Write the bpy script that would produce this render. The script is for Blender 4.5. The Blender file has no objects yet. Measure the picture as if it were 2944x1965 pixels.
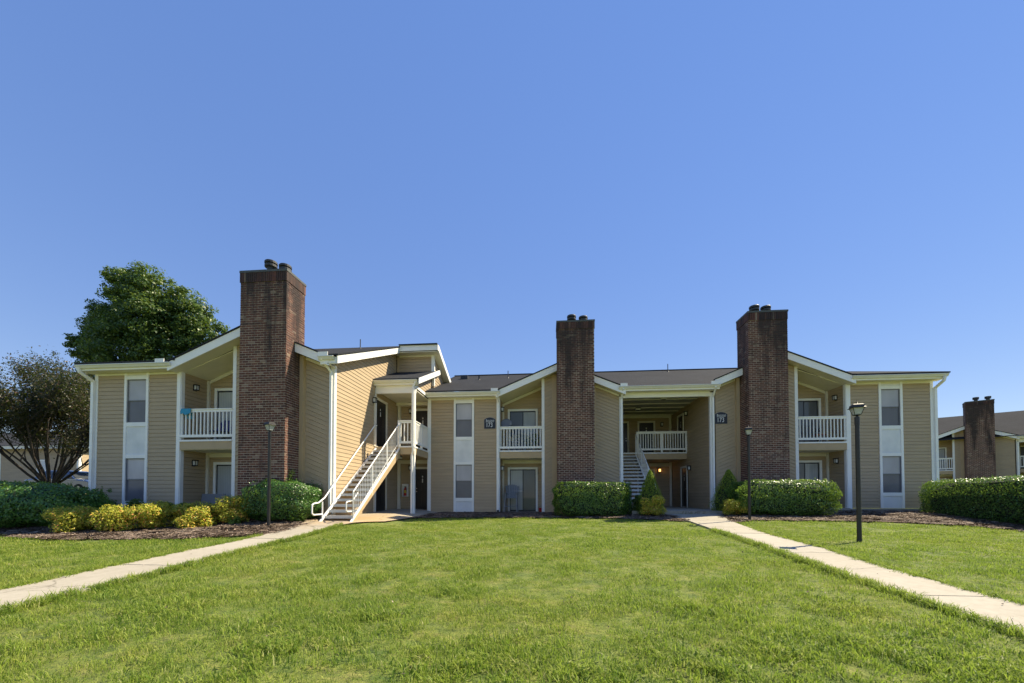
import bpy, math, random
import numpy as np
from mathutils import Vector, Matrix
rnd = random.Random(7)
S = bpy.context.scene
C = S.collection
R = math.radians

# ------------------------------------------------------------------ camera, light
TH = R(5.118); PITCH = R(1.3)
cam = bpy.data.objects.new('camera', bpy.data.cameras.new('camera'))
C.objects.link(cam); S.camera = cam
cam.location = (0, 0, 0)
cam.rotation_euler = (R(90) + PITCH, 0, TH)
cam.data.sensor_width = 36; cam.data.lens = 36 * 1150 / 2944
cam.data.shift_y = .1421
cam.data.clip_start = .05; cam.data.clip_end = 2000

SUN_EL = 50; SUN_AZ = 29       # azimuth from +X toward +Y
w = bpy.data.worlds.new('World'); S.world = w; w.use_nodes = True
nt = w.node_tree
sky = nt.nodes.new('ShaderNodeTexSky'); sky.sky_type = 'NISHITA'; sky.sun_disc = False
sky.sun_elevation = R(SUN_EL); sky.sun_rotation = R(90 - SUN_AZ)
sky.air_density = 1.0; sky.dust_density = 0.0; sky.ozone_density = 3.0; sky.altitude = 200
bg = nt.nodes['Background']; bg.inputs['Strength'].default_value = .14
gm = nt.nodes.new('ShaderNodeGamma'); gm.inputs[1].default_value = .36      # softens the clear-sky contrast evenly
hs = nt.nodes.new('ShaderNodeHueSaturation'); hs.inputs['Saturation'].default_value = 2.15
hs.inputs['Hue'].default_value = .524; hs.inputs['Value'].default_value = 1.55
nt.links.new(sky.outputs[0], gm.inputs[0]); nt.links.new(gm.outputs[0], hs.inputs['Color']); nt.links.new(hs.outputs[0], bg.inputs[0])
sl = bpy.data.lights.new('sun', 'SUN'); sl.energy = 4.6; sl.angle = R(.5); sl.color = (1, .88, .64)
sun = bpy.data.objects.new('sun', sl); C.objects.link(sun)
sd = Vector((math.cos(R(SUN_AZ)) * math.cos(R(SUN_EL)), math.sin(R(SUN_AZ)) * math.cos(R(SUN_EL)), math.sin(R(SUN_EL))))
sun.rotation_euler = sd.to_track_quat('Z', 'Y').to_euler()
sun.location = (20, 10, 30)
S.view_settings.view_transform = 'Standard'; S.view_settings.look = 'None'
S.view_settings.exposure = 1.08; S.view_settings.gamma = 1; S.view_settings.use_curve_mapping = False
S.render.engine = 'CYCLES'
S.cycles.max_bounces = 8; S.cycles.transparent_max_bounces = 8

# ------------------------------------------------------------------ materials
class NT:
    def __init__(s, name):
        s.m = bpy.data.materials.new(name); s.m.use_nodes = True
        s.t = s.m.node_tree; s.b = s.t.nodes['Principled BSDF']; s.out = s.t.nodes['Material Output']
    def n(s, typ, **k):
        nd = s.t.nodes.new(typ)
        for a, v in k.items():
            if a.startswith('i_'):
                nd.inputs[a[2:].replace('_', ' ')].default_value = v
            else: setattr(nd, a, v)
        return nd
    def l(s, a, b): s.t.links.new(a, b)
    def pos(s, scale=(1, 1, 1), obj=False):
        m = s.n('ShaderNodeMapping'); m.inputs['Scale'].default_value = scale
        if obj: g = s.n('ShaderNodeTexCoord'); s.l(g.outputs['Object'], m.inputs[0])
        else: g = s.n('ShaderNodeNewGeometry'); s.l(g.outputs['Position'], m.inputs[0])
        return m.outputs[0]
    def noise(s, vec, scale, detail=3, rough=.5):
        nd = s.n('ShaderNodeTexNoise'); nd.inputs['Scale'].default_value = scale
        nd.inputs['Detail'].default_value = detail; nd.inputs['Roughness'].default_value = rough
        s.l(vec, nd.inputs['Vector']); return nd.outputs['Fac']
    def ramp(s, fac, stops):
        nd = s.n('ShaderNodeValToRGB'); cr = nd.color_ramp
        while len(cr.elements) < len(stops): cr.elements.new(.5)
        for e, (p, c) in zip(cr.elements, stops):
            e.position = p; e.color = (*c, 1)
        s.l(fac, nd.inputs[0]); return nd.outputs[0]
    def mix(s, fac, a, b, typ='MIX'):
        nd = s.n('ShaderNodeMix', data_type='RGBA', blend_type=typ)
        for sock, v in ((0, fac), (6, a), (7, b)):
            if hasattr(v, 'is_output'): s.l(v, nd.inputs[sock])
            elif sock == 0: nd.inputs[0].default_value = v
            else: nd.inputs[sock].default_value = (*v, 1)
        return nd.outputs[2]
    def math(s, op, a, b=0.):
        nd = s.n('ShaderNodeMath', operation=op)
        for i, v in enumerate((a, b)):
            if hasattr(v, 'is_output'): s.l(v, nd.inputs[i])
            else: nd.inputs[i].default_value = v
        return nd.outputs[0]
    def bump(s, h, st=.3, dist=.01):
        nd = s.n('ShaderNodeBump'); nd.inputs['Strength'].default_value = st; nd.inputs['Distance'].default_value = dist
        s.l(h, nd.inputs['Height']); s.l(nd.outputs[0], s.b.inputs['Normal'])
    def col(s, c):
        if hasattr(c, 'is_output'): s.l(c, s.b.inputs['Base Color'])
        else: s.b.inputs['Base Color'].default_value = (*c, 1)
    def r(s, v): s.b.inputs['Roughness'].default_value = v; return s

def plain(name, c, rough=.6, var=.12, scale=3, bump=.0, metal=0, spec=.5, streak=False):
    m = NT(name); v = m.pos((1, 1, .3) if streak else (1, 1, 1))
    f = m.noise(v, scale, 4, .6)
    m.col(m.ramp(f, [(.25, tuple(x * (1 - var) for x in c)), (.75, tuple(min(1, x * (1 + var)) for x in c))]))
    m.r(rough); m.b.inputs['Metallic'].default_value = metal; m.b.inputs['Specular IOR Level'].default_value = spec
    if bump: m.bump(m.noise(m.pos(), 90, 2), bump, .004)
    return m.m

M = {}
def siding_mat(name, c):
    m = NT(name)
    f1 = m.noise(m.pos((.6, .6, 4)), 1.6, 3)
    f2 = m.noise(m.pos((1, 1, 1)), 60, 2)
    oi = m.n('ShaderNodeObjectInfo'); isl = m.n('ShaderNodeNewGeometry')
    rr = m.math('FRACT', m.math('ADD', oi.outputs['Random'], isl.outputs['Random Per Island']))
    a = m.ramp(f1, [(.25, tuple(x * .9 for x in c)), (.75, tuple(x * 1.08 for x in c))])
    b = m.mix(m.math('MULTIPLY', rr, .22), a, tuple(x * .78 for x in c))
    m.col(m.mix(.12, b, m.ramp(f2, [(.3, (.1, .09, .07)), (.7, (.6, .5, .36))])))
    m.r(.62)
    g = m.noise(m.pos((2, 2, 40)), 8, 3)
    m.bump(g, .25, .003)
    return m.m
M['siding'] = siding_mat('tan_siding', (.465, .348, .212))
M['wallback'] = plain('wall_backing', (.1, .075, .048), .9)
M['tanpaint'] = plain('tan_paint', (.48, .355, .205), .6, .08, 2, .1)
M['white'] = plain('white_trim_paint', (.88, .87, .83), .5, .05, 2, .06)
M['cream'] = plain('cream_soffit_paint', (.76, .72, .6), .65, .06, 2, .08)
m = NT('white_stucco_board'); m.col(m.ramp(m.noise(m.pos(), 2, 4), [(.3, (.7, .71, .7)), (.7, (.84, .84, .82))])); m.r(.8)
m.bump(m.noise(m.pos(), 70, 3), .6, .01); M['stucco'] = m.m
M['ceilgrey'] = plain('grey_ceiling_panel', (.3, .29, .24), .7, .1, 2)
M['black'] = plain('black_paint', (.012, .012, .014), .35, .3, 5)
M['blackpost'] = plain('black_post_paint', (.016, .015, .014), .42, .3, 8, .05)
M['darkmetal'] = plain('dark_flue_metal', (.03, .032, .035), .55, .4, 6, .1)
M['capmetal'] = plain('grey_green_cap_flashing', (.075, .08, .075), .6, .25, 5, .1)
M['frosted'] = plain('frosted_lamp_glass', (.7, .7, .66), .25, .05)
M['grey'] = plain('grey_stair_tread', (.36, .35, .33), .7, .15, 8, .2)
M['lampglass'] = plain('clear_lantern_glass', (.4, .42, .42), .12, .25, 20)
M['metal'] = plain('brushed_metal', (.5, .48, .44), .35, .1, 8, 0, .8)
M['red'] = plain('red_plastic', (.45, .02, .015), .35, .1)
M['towel'] = plain('turquoise_towel', (.05, .3, .46), .95, .15, 30, .4)
M['bluef'] = plain('navy_fabric', (.03, .04, .2), .9, .15, 20, .2)
M['greywood'] = plain('weathered_grey_paint', (.2, .21, .225), .7, .15, 14, .15)
M['dish'] = plain('grey_dish_paint', (.19, .2, .22), .5, .1)
M['sign'] = plain('navy_sign_panel', (.016, .018, .03), .45, .1)
M['signtext'] = plain('white_sign_lettering', (.75, .76, .78), .5, .02)
M['yellow'] = plain('yellow_label', (.6, .42, .05), .5, .05)
M['found'] = plain('foundation_concrete', (.3, .27, .22), .9, .2, 4, .4)
M['blind'] = None

def glass(name, c, stripes=None, rough=.04, spec=.8, var=.15):
    m = NT(name)
    f = m.noise(m.pos((1, 1, .6)), 1.7, 2)
    col = m.ramp(f, [(.3, tuple(x * (1 - var) for x in c)), (.7, tuple(x * (1 + var) for x in c))])
    if stripes:
        wv = m.n('ShaderNodeTexWave', wave_type='BANDS', bands_direction=stripes[0])
        wv.inputs['Scale'].default_value = stripes[1]; wv.inputs['Distortion'].default_value = stripes[2]
        wv.inputs['Detail'].default_value = 1
        m.l(m.pos(), wv.inputs['Vector'])
        col = m.mix(m.math('MULTIPLY', wv.outputs['Fac'], .3), col, tuple(x * .45 for x in c))
    oi = m.n('ShaderNodeObjectInfo'); col = m.mix(m.math('MULTIPLY', oi.outputs['Random'], .45), col, tuple(x * .45 for x in c))
    m.col(col); m.r(.7)
    m.b.inputs['Coat Weight'].default_value = spec; m.b.inputs['Coat Roughness'].default_value = rough
    m.b.inputs['Coat IOR'].default_value = 1.5
    return m.m
M['pane_up'] = glass('window_pane_over_blind', (.5, .48, .5), ('Z', 12, .3), .03, .75)
M['pane_lo'] = glass('window_pane_behind_screen', (.16, .155, .17), None, .18, .5)
M['slide_blind'] = glass('patio_pane_over_blinds', (.5, .52, .52), ('X', 4.2, .4), .03, .6)
M['slide_dark'] = glass('patio_pane_dark', (.13, .14, .155), ('X', 5, .4), .03, .8)
M['carglass'] = glass('car_window_glass', (.03, .04, .05), None, .02, 1)

# brick
def brick_mat():
    m = NT('weathered_brick')
    oi = m.n('ShaderNodeObjectInfo'); g = m.n('ShaderNodeNewGeometry')
    rr = m.math('FRACT', m.math('ADD', oi.outputs['Random'], g.outputs['Random Per Island']))
    base = m.ramp(rr, [(0, (.04, .018, .015)), (.3, (.095, .034, .025)), (.6, (.14, .05, .034)), (.9, (.2, .085, .055)), (.985, (.34, .26, .19))])
    n2 = m.noise(m.pos(), 24, 3)
    base = m.mix(.4, base, m.ramp(n2, [(.3, (.04, .02, .016)), (.75, (.19, .08, .055))]))
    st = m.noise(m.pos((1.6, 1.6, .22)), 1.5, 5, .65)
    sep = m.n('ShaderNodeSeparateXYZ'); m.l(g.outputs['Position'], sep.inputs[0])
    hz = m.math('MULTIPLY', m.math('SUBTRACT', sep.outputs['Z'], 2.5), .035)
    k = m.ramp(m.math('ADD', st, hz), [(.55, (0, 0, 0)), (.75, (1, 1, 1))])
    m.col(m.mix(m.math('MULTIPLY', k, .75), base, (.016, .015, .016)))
    m.r(.85); m.bump(m.noise(m.pos(), 60, 3), .5, .006)
    return m.m
def mortar_mat():
    m = NT('mortar'); g = m.n('ShaderNodeNewGeometry')
    f = m.noise(m.pos(), 9, 4)
    base = m.ramp(f, [(.3, (.36, .29, .23)), (.7, (.52, .44, .36))])
    st = m.noise(m.pos((1.6, 1.6, .22)), 1.5, 5, .65)
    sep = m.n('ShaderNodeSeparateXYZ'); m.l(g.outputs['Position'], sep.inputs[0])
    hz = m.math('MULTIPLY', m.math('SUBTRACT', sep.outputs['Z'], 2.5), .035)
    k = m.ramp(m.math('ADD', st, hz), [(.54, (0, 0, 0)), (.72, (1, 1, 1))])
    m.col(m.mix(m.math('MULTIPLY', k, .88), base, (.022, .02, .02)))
    m.r(.95); return m.m
M['brick'] = brick_mat(); M['mortar'] = mortar_mat()

def shingle_mat():
    m = NT('asphalt_shingles')
    br = m.n('ShaderNodeTexBrick'); br.offset = .5
    br.inputs['Scale'].default_value = 1; br.inputs['Mortar Size'].default_value = .012
    br.inputs['Brick Width'].default_value = .3; br.inputs['Row Height'].default_value = .14
    br.inputs['Color1'].default_value = (.2, .2, .2, 1); br.inputs['Color2'].default_value = (.8, .8, .8, 1); br.inputs['Mortar'].default_value = (0, 0, 0, 1)
    sep = m.n('ShaderNodeSeparateXYZ'); g = m.n('ShaderNodeNewGeometry'); m.l(g.outputs['Position'], sep.inputs[0])
    cmb = m.n('ShaderNodeCombineXYZ'); m.l(m.math('ADD', sep.outputs['X'], m.math('MULTIPLY', sep.outputs['Y'], .15)), cmb.inputs[0])
    m.l(m.math('MULTIPLY', sep.outputs['Z'], 2.6), cmb.inputs[1])
    m.l(cmb.outputs[0], br.inputs['Vector'])
    base = m.mix(br.outputs['Color'], (.021, .024, .03), (.044, .048, .057))
    f = m.noise(m.pos(), .8, 4); base = m.mix(.35, base, m.ramp(f, [(.3, (.022, .024, .029)), (.7, (.05, .054, .063))]))
    f2 = m.noise(m.pos(), 45, 2); base = m.mix(.35, base, m.ramp(f2, [(.3, (.014, .014, .015)), (.7, (.085, .085, .09))]))
    m.col(base); m.r(.95); m.b.inputs['Specular IOR Level'].default_value = .06; m.bump(m.noise(m.pos(), 30, 3), .6, .02)
    return m.m
M['shingle'] = shingle_mat()

def concrete_mat():
    m = NT('broom_finished_concrete')
    a = m.ramp(m.noise(m.pos(), .7, 5, .6), [(.25, (.31, .28, .225)), (.75, (.42, .385, .315))])
    b = m.mix(.3, a, m.ramp(m.noise(m.pos(), 9, 4, .7), [(.3, (.24, .21, .165)), (.7, (.5, .46, .39))]))
    # rust run-off around the foot of the outdoor stair
    g = m.n('ShaderNodeNewGeometry')
    vm = m.n('ShaderNodeVectorMath', operation='DISTANCE'); m.l(g.outputs['Position'], vm.inputs[0]); vm.inputs[1].default_value = (-6.6, 13.6, -.85)
    rf = m.math('ADD', m.math('MULTIPLY', vm.outputs['Value'], .28), m.math('MULTIPLY', m.math('SUBTRACT', m.noise(m.pos(), 1.1, 4), .5), .9))
    rust = m.ramp(rf, [(.15, (.75, .75, .75)), (.75, (0, 0, 0))])
    b = m.mix(rust, b, (.46, .27, .1))
    oi = m.n('ShaderNodeObjectInfo')
    b = m.mix(m.math('MULTIPLY', oi.outputs['Random'], .3), b, (.3, .265, .2))
    vo = m.n('ShaderNodeTexVoronoi', feature='DISTANCE_TO_EDGE'); vo.inputs['Scale'].default_value = .42; vo.inputs['Randomness'].default_value = 1
    wv = m.n('ShaderNodeVectorMath', operation='ADD'); nz = m.n('ShaderNodeTexNoise'); nz.inputs['Scale'].default_value = 3; nz.inputs['Detail'].default_value = 4
    m.l(m.pos(), nz.inputs['Vector']); sc = m.n('ShaderNodeVectorMath', operation='SCALE'); sc.inputs['Scale'].default_value = .35; m.l(nz.outputs['Color'], sc.inputs[0])
    m.l(m.pos(), wv.inputs[0]); m.l(sc.outputs[0], wv.inputs[1]); m.l(wv.outputs[0], vo.inputs['Vector'])
    b = m.mix(m.ramp(vo.outputs['Distance'], [(0, (.75, .75, .75)), (.006, (0, 0, 0))]), b, (.1, .085, .06))
    b = m.mix(m.ramp(m.noise(m.pos(), 2.6, 5, .8), [(.6, (0, 0, 0)), (.75, (.5, .5, .5))]), b, (.2, .17, .12))
    m.col(b); m.r(.9); m.bump(m.noise(m.pos(), 120, 3), .35, .004)
    return m.m
M['concrete'] = concrete_mat()

def lawn_color(m, blade):
    big = m.noise(m.pos((1, 1.3, 1)), .34, 3, .6); med = m.noise(m.pos((1, 1.8, 1)), 1.6, 5, .8); fine = m.noise(m.pos((1, 1.4, 1)), 6, 4, .8)
    a = m.ramp(big, [(.36, (.12, .22, .02)), (.5, (.26, .34, .022)), (.62, (.44, .41, .045))])
    b = m.ramp(med, [(.32, (.045, .12, .018)), (.44, (.16, .28, .025)), (.55, (.34, .4, .04)), (.64, (.6, .48, .17)), (.7, (.3, .35, .035)), (.8, (.09, .2, .02))])
    c = m.mix(.66, a, b)
    return m.mix(.45, c, m.ramp(fine, [(.38, (.025, .08, .012)), (.62, (.46, .47, .1))]))
def leaf_shader(m, col, trans=.35, rough=.5, spec=.4):
    m.col(col); m.r(rough); m.b.inputs['Specular IOR Level'].default_value = spec
    tr = m.n('ShaderNodeBsdfTranslucent')
    tc = m.mix(.5, col, (.35, .5, .06), 'MIX') if hasattr(col, 'is_output') else None
    m.l(tc, tr.inputs['Color'])
    mx = m.n('ShaderNodeMixShader'); mx.inputs[0].default_value = trans
    m.l(m.b.outputs[0], mx.inputs[1]); m.l(tr.outputs[0], mx.inputs[2]); m.l(mx.outputs[0], m.out.inputs[0])
m = NT('lawn_soil'); m.col(m.mix(.55, lawn_color(m, False), (.045, .06, .015))); m.r(.95); m.bump(m.noise(m.pos(), 14, 5, .7), 1, .06); M['lawn'] = m.m
m = NT('grass_blade')
oi = m.n('ShaderNodeObjectInfo'); g = m.n('ShaderNodeNewGeometry')
c0 = lawn_color(m, True)
rv = m.ramp(m.math('FRACT', m.math('ADD', oi.outputs['Random'], g.outputs['Random Per Island'])), [(0, (.03, .085, .015)), (.35, (.12, .23, .03)), (.7, (.28, .37, .06)), (.92, (.46, .46, .14)), (.98, (.62, .54, .34))])
leaf_shader(m, m.mix(.42, c0, rv), .42, .55, .22); M['grass'] = m.m
m = NT('clover_leaf'); oi = m.n('ShaderNodeObjectInfo'); g = m.n('ShaderNodeNewGeometry')
leaf_shader(m, m.ramp(g.outputs['Random Per Island'], [(0, (.05, .13, .025)), (.6, (.13, .26, .05)), (1, (.25, .36, .12))]), .35, .35, .5); M['clover'] = m.m

def mulch_mat():
    m = NT('pine_bark_mulch')
    a = m.ramp(m.noise(m.pos((1, 2.5, 1)), 22, 4, .7), [(.3, (.05, .034, .025)), (.55, (.13, .088, .062)), (.75, (.25, .18, .13))])
    b = m.mix(.35, a, m.ramp(m.noise(m.pos(), 1.5, 3), [(.3, (.08, .05, .03)), (.7, (.2, .13, .085))]))
    m.col(b); m.r(.95); m.bump(m.noise(m.pos((1, 2, 1)), 25, 4, .8), 1, .05); return m.m
M['mulch'] = mulch_mat()
m = NT('mulch_chip'); g = m.n('ShaderNodeNewGeometry'); oi = m.n('ShaderNodeObjectInfo')
m.col(m.ramp(m.math('FRACT', m.math('ADD', oi.outputs['Random'], g.outputs['Random Per Island'])), [(0, (.05, .035, .026)), (.5, (.15, .105, .075)), (.85, (.27, .2, .15)), (1, (.42, .34, .27))])); m.r(.9); M['chip'] = m.m

def foliage(name, stops, trans=.3, rough=.4, spec=.5, patch=None):
    m = NT(name); g = m.n('ShaderNodeNewGeometry')
    c = m.ramp(g.outputs['Random Per Island'], stops)
    n = m.noise(m.pos(), 2.2, 3)
    if patch: c = m.mix(m.ramp(n, [(.45, (0, 0, 0)), (.62, (.7, .7, .7))]), c, patch)
    leaf_shader(m, c, trans, rough, spec); return m.m
M['holly'] = foliage('holly_leaves', [(0, (.03, .09, .02)), (.5, (.06, .16, .03)), (.85, (.11, .24, .04)), (1, (.2, .34, .07))], .3, .33, .6)
M['hedge'] = foliage('glossy_hedge_leaves', [(0, (.035, .09, .02)), (.5, (.08, .18, .03)), (.85, (.17, .3, .045)), (1, (.28, .4, .08))], .35, .33, .6)
M['nandina'] = foliage('golden_nandina_leaves', [(0, (.1, .2, .02)), (.3, (.36, .42, .04)), (.62, (.7, .62, .07)), (.88, (.85, .55, .12)), (1, (.8, .22, .12))], .4, .5, .4, (.42, .42, .05))
M['spruce'] = foliage('dwarf_spruce_needles', [(0, (.06, .13, .02)), (.5, (.2, .3, .03)), (1, (.5, .56, .08))], .4, .6, .3)
M['darkshrub'] = foliage('dark_nandina_leaves', [(0, (.045, .1, .02)), (.6, (.1, .18, .03)), (1, (.22, .25, .05))], .35, .5, .4)
M['maple'] = foliage('maple_leaves', [(0, (.02, .05, .012)), (.5, (.04, .09, .017)), (.88, (.11, .17, .03)), (1, (.2, .26, .06))], .28, .45, .4)
M['crape'] = foliage('bronze_green_leaves', [(0, (.014, .018, .01)), (.5, (.026, .032, .015)), (.85, (.055, .04, .022)), (1, (.11, .06, .03))], .15, .5, .4)
M['bright'] = foliage('pale_green_leaves', [(0, (.08, .16, .02)), (.6, (.16, .27, .04)), (1, (.3, .36, .08))], .35, .5, .4)
M['bark'] = plain('dark_bark', (.045, .035, .03), .9, .35, 12, .8)
M['inner'] = plain('painted_inner_shade', (.02, .028, .012), .95, .4, 10, .5)  # near-black hull colour, the shade inside the shrubs is painted into it
m = NT('car_paint'); m.col((.035, .06, .14)); m.r(.25); m.b.inputs['Coat Weight'].default_value = 1; m.b.inputs['Coat Roughness'].default_value = .05; M['carpaint'] = m.m
M['tyre'] = plain('tyre_rubber', (.02, .02, .02), .85)
M['asphalt'] = plain('asphalt', (.05, .05, .05), .9, .2, 8, .5)
m = NT('lit_bulb'); m.b.inputs['Emission Color'].default_value = (1, .45, .12, 1); m.b.inputs['Emission Strength'].default_value = 1.8; M['bulb'] = m.m

# ------------------------------------------------------------------ helpers
ORG = {}
def org(p): return ORG.get(p.name, Vector((0, 0, 0))) if p else Vector((0, 0, 0))
def thing(name, label, cat, loc=(0, 0, 0), rz=0, group=None, local=False):
    o = bpy.data.objects.new(name, None); C.objects.link(o)
    o.location = loc; o.rotation_euler = (0, 0, rz); o.empty_display_size = .3
    o['label'] = label; o['category'] = cat
    if group: o['group'] = group
    ORG[o.name] = Vector((0, 0, 0)) if local else Vector(loc)
    return o
def tag(o, label, cat, group=None):
    o['label'] = label; o['category'] = cat
    if group: o['group'] = group
    return o
class MB:
    def __init__(s, T=None): s.v = []; s.f = []; s.T = T
    def raw(s, vs, fs):
        b = len(s.v)
        s.v += [Vector(s.T(*p)) if s.T else Vector(p) for p in vs]
        s.f += [tuple(i + b for i in f) for f in fs]; return s
    def box(s, x0, y0, z0, x1, y1, z1):
        return s.raw([(x0, y0, z0), (x1, y0, z0), (x1, y1, z0), (x0, y1, z0), (x0, y0, z1), (x1, y0, z1), (x1, y1, z1), (x0, y1, z1)],
                     [(0, 3, 2, 1), (4, 5, 6, 7), (0, 1, 5, 4), (1, 2, 6, 5), (2, 3, 7, 6), (3, 0, 4, 7)])
    def ext(s, pts, vec):
        n = len(pts); v = Vector(vec)
        if s.T: a = [Vector(s.T(*p)) for p in pts]; b = [Vector(s.T(*(Vector(p) + v))) for p in pts]
        else: a = [Vector(p) for p in pts]; b = [p + v for p in a]
        T, s.T = s.T, None
        s.raw(a + b, [tuple(range(n)), tuple(range(2 * n - 1, n - 1, -1))] + [(i, (i + 1) % n, (i + 1) % n + n, i + n) for i in range(n)])
        s.T = T; return s
    def xz(s, poly, y0, y1): return s.ext([(x, y0, z) for x, z in poly], (0, y1 - y0, 0))
    def yz(s, poly, x0, x1): return s.ext([(x0, y, z) for y, z in poly], (x1 - x0, 0, 0))
    def xy(s, poly, z0, z1): return s.ext([(x, y, z0) for x, y in poly], (0, 0, z1 - z0))
    def tube(s, p, q, r0, r1=None, n=8, cap=True):
        r1 = r0 if r1 is None else r1
        if s.T: p = Vector(s.T(*p)); q = Vector(s.T(*q))
        p = Vector(p); q = Vector(q); d = (q - p)
        if d.length < 1e-6: return s
        d.normalize(); u = d.orthogonal().normalized(); w_ = d.cross(u)
        vs = []
        for c, r in ((p, r0), (q, r1)):
            for i in range(n):
                a = 2 * math.pi * i / n; vs.append(c + (u * math.cos(a) + w_ * math.sin(a)) * r)
        fs = [(i, (i + 1) % n, (i + 1) % n + n, i + n) for i in range(n)]
        if cap: fs += [tuple(range(n))[::-1], tuple(range(n, 2 * n))]
        T, s.T = s.T, None; s.raw(vs, fs); s.T = T; return s
    def path(s, pts, r, n=8):
        for a, b in zip(pts, pts[1:]): s.tube(a, b, r, r, n)
        return s
    def lathe(s, c, prof, n=16):
        b = len(s.v); k = len(prof)
        c = Vector(s.T(*c)) if s.T else Vector(c)
        for r, z in prof:
            for i in range(n):
                a = 2 * math.pi * i / n; s.v.append(Vector((c.x + r * math.cos(a), c.y + r * math.sin(a), c.z + z)))
        for j in range(k - 1):
            for i in range(n):
                s.f.append((b + j * n + i, b + j * n + (i + 1) % n, b + (j + 1) * n + (i + 1) % n, b + (j + 1) * n + i))
        s.f.append(tuple(b + i for i in range(n))[::-1]); s.f.append(tuple(b + (k - 1) * n + i for i in range(n)))
        return s
    def build(s, name, mat, parent=None, smooth=False, kind=None):
        o_ = org(parent)
        me = bpy.data.meshes.new(name); me.from_pydata([tuple(v - o_) for v in s.v], [], s.f); me.validate()
        me.materials.append(M[mat] if isinstance(mat, str) else mat)
        import bmesh
        bm = bmesh.new(); bm.from_mesh(me); bmesh.ops.recalc_face_normals(bm, faces=bm.faces[:]); bm.to_mesh(me); bm.free()
        if smooth:
            me.polygons.foreach_set('use_smooth', [True] * len(me.polygons))
        o = bpy.data.objects.new(name, me); C.objects.link(o)
        if parent: o.parent = parent; ORG[o.name] = o_
        if kind: o['kind'] = kind
        return o
def smooth_by_angle(o, a=40):
    o.data.shade_smooth() if hasattr(o.data, 'shade_smooth') else None
    try: o.data.set_sharp_from_angle(angle=R(a))
    except Exception: pass

# wall plane mappings: (s along wall, d outward, z)
def TY(Y): return lambda s, d, z: (s, Y - d, z)          # faces the camera (-Y)
def TXp(X): return lambda s, d, z: (X + d, s, z)          # faces +X, s = y
def TXm(X): return lambda s, d, z: (X - d, s, z)          # faces -X

PITCHS = .145
BOARDS = []      # (prio, order, parent, verts, faces)
def clip(poly, a, b, c):   # keep a*s+b*z>=c
    out = []
    for i in range(len(poly)):
        p, q = poly[i], poly[(i + 1) % len(poly)]
        dp = a * p[0] + b * p[1] - c; dq = a * q[0] + b * q[1] - c
        if dp >= 0: out.append(p)
        if dp * dq < 0:
            t = dp / (dp - dq); out.append((p[0] + t * (q[0] - p[0]), p[1] + t * (q[1] - p[1])))
    return out
def siding(wall, T, poly, slope=0., prio=0, w0=0.):
    pz = PITCHS * math.sqrt(1 + slope * slope)
    ws = [z - slope * s for s, z in poly]; lo, hi = min(ws), max(ws)
    k = math.floor((lo - w0) / pz)
    while w0 + k * pz < hi:
        a = w0 + k * pz; k += 1
        q = clip(clip(poly, -slope, 1, a + .007), slope, -1, -(a + pz))
        if len(q) < 3: continue
        ar = abs(sum(q[i][0] * q[(i + 1) % len(q)][1] - q[(i + 1) % len(q)][0] * q[i][1] for i in range(len(q)))) / 2
        if ar < .002: continue
        n = len(q); js = rnd.uniform(-.0012, .0012)
        fr = [T(s, .006 + js + .014 * (1 - (z - slope * s - a) / pz), z) for s, z in q]; bk = [T(s, -.0895, z) for s, z in q]
        BOARDS.append((prio if ar > .03 else 0, len(BOARDS), wall, fr + bk, [tuple(range(n))] + [(i, (i + 1) % n, (i + 1) % n + n, i + n) for i in range(n)]))
def flush_boards(root, limit=300):
    global BOARDS
    BOARDS.sort(key=lambda b: (-b[0], b[1]))
    rest = MB()
    for i, (pr, _, wall, vs, fs) in enumerate(BOARDS):
        if i < limit and pr > 0:
            mb = MB(); mb.raw(vs, fs); mb.build('siding_board', 'siding', wall)
        else: rest.raw(vs, fs)
    if rest.v: rest.build('siding_boards', 'siding', root, kind='stuff')
    BOARDS = []
def wall(P, T, poly, th=.08, mat='wallback'):
    mb = MB(T); mb.ext([(s, -.09, z) for s, z in poly], (0, -th, 0)); return mb.build('wall', mat, P)
def swall(P, T, poly, slope=0., prio=0, w0=0., th=.08):
    o = wall(P, T, poly, th); siding(o, T, poly, slope, prio, w0); return o
def rect(a, b, c, d): return [(a, b), (c, b), (c, d), (a, d)]
def trim(P, T, s0, z0, s1, z1, d=.025, name='trim_board', mat='white', d0=-.085):
    return MB(T).box(s0, d0, z0, s1, d, z1).build(name, mat, P)
def trims(P, T, rects, name='trim_board', mat='white', d=.025):
    for r_ in rects: trim(P, T, *r_, d=d, name=name, mat=mat)

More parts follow.
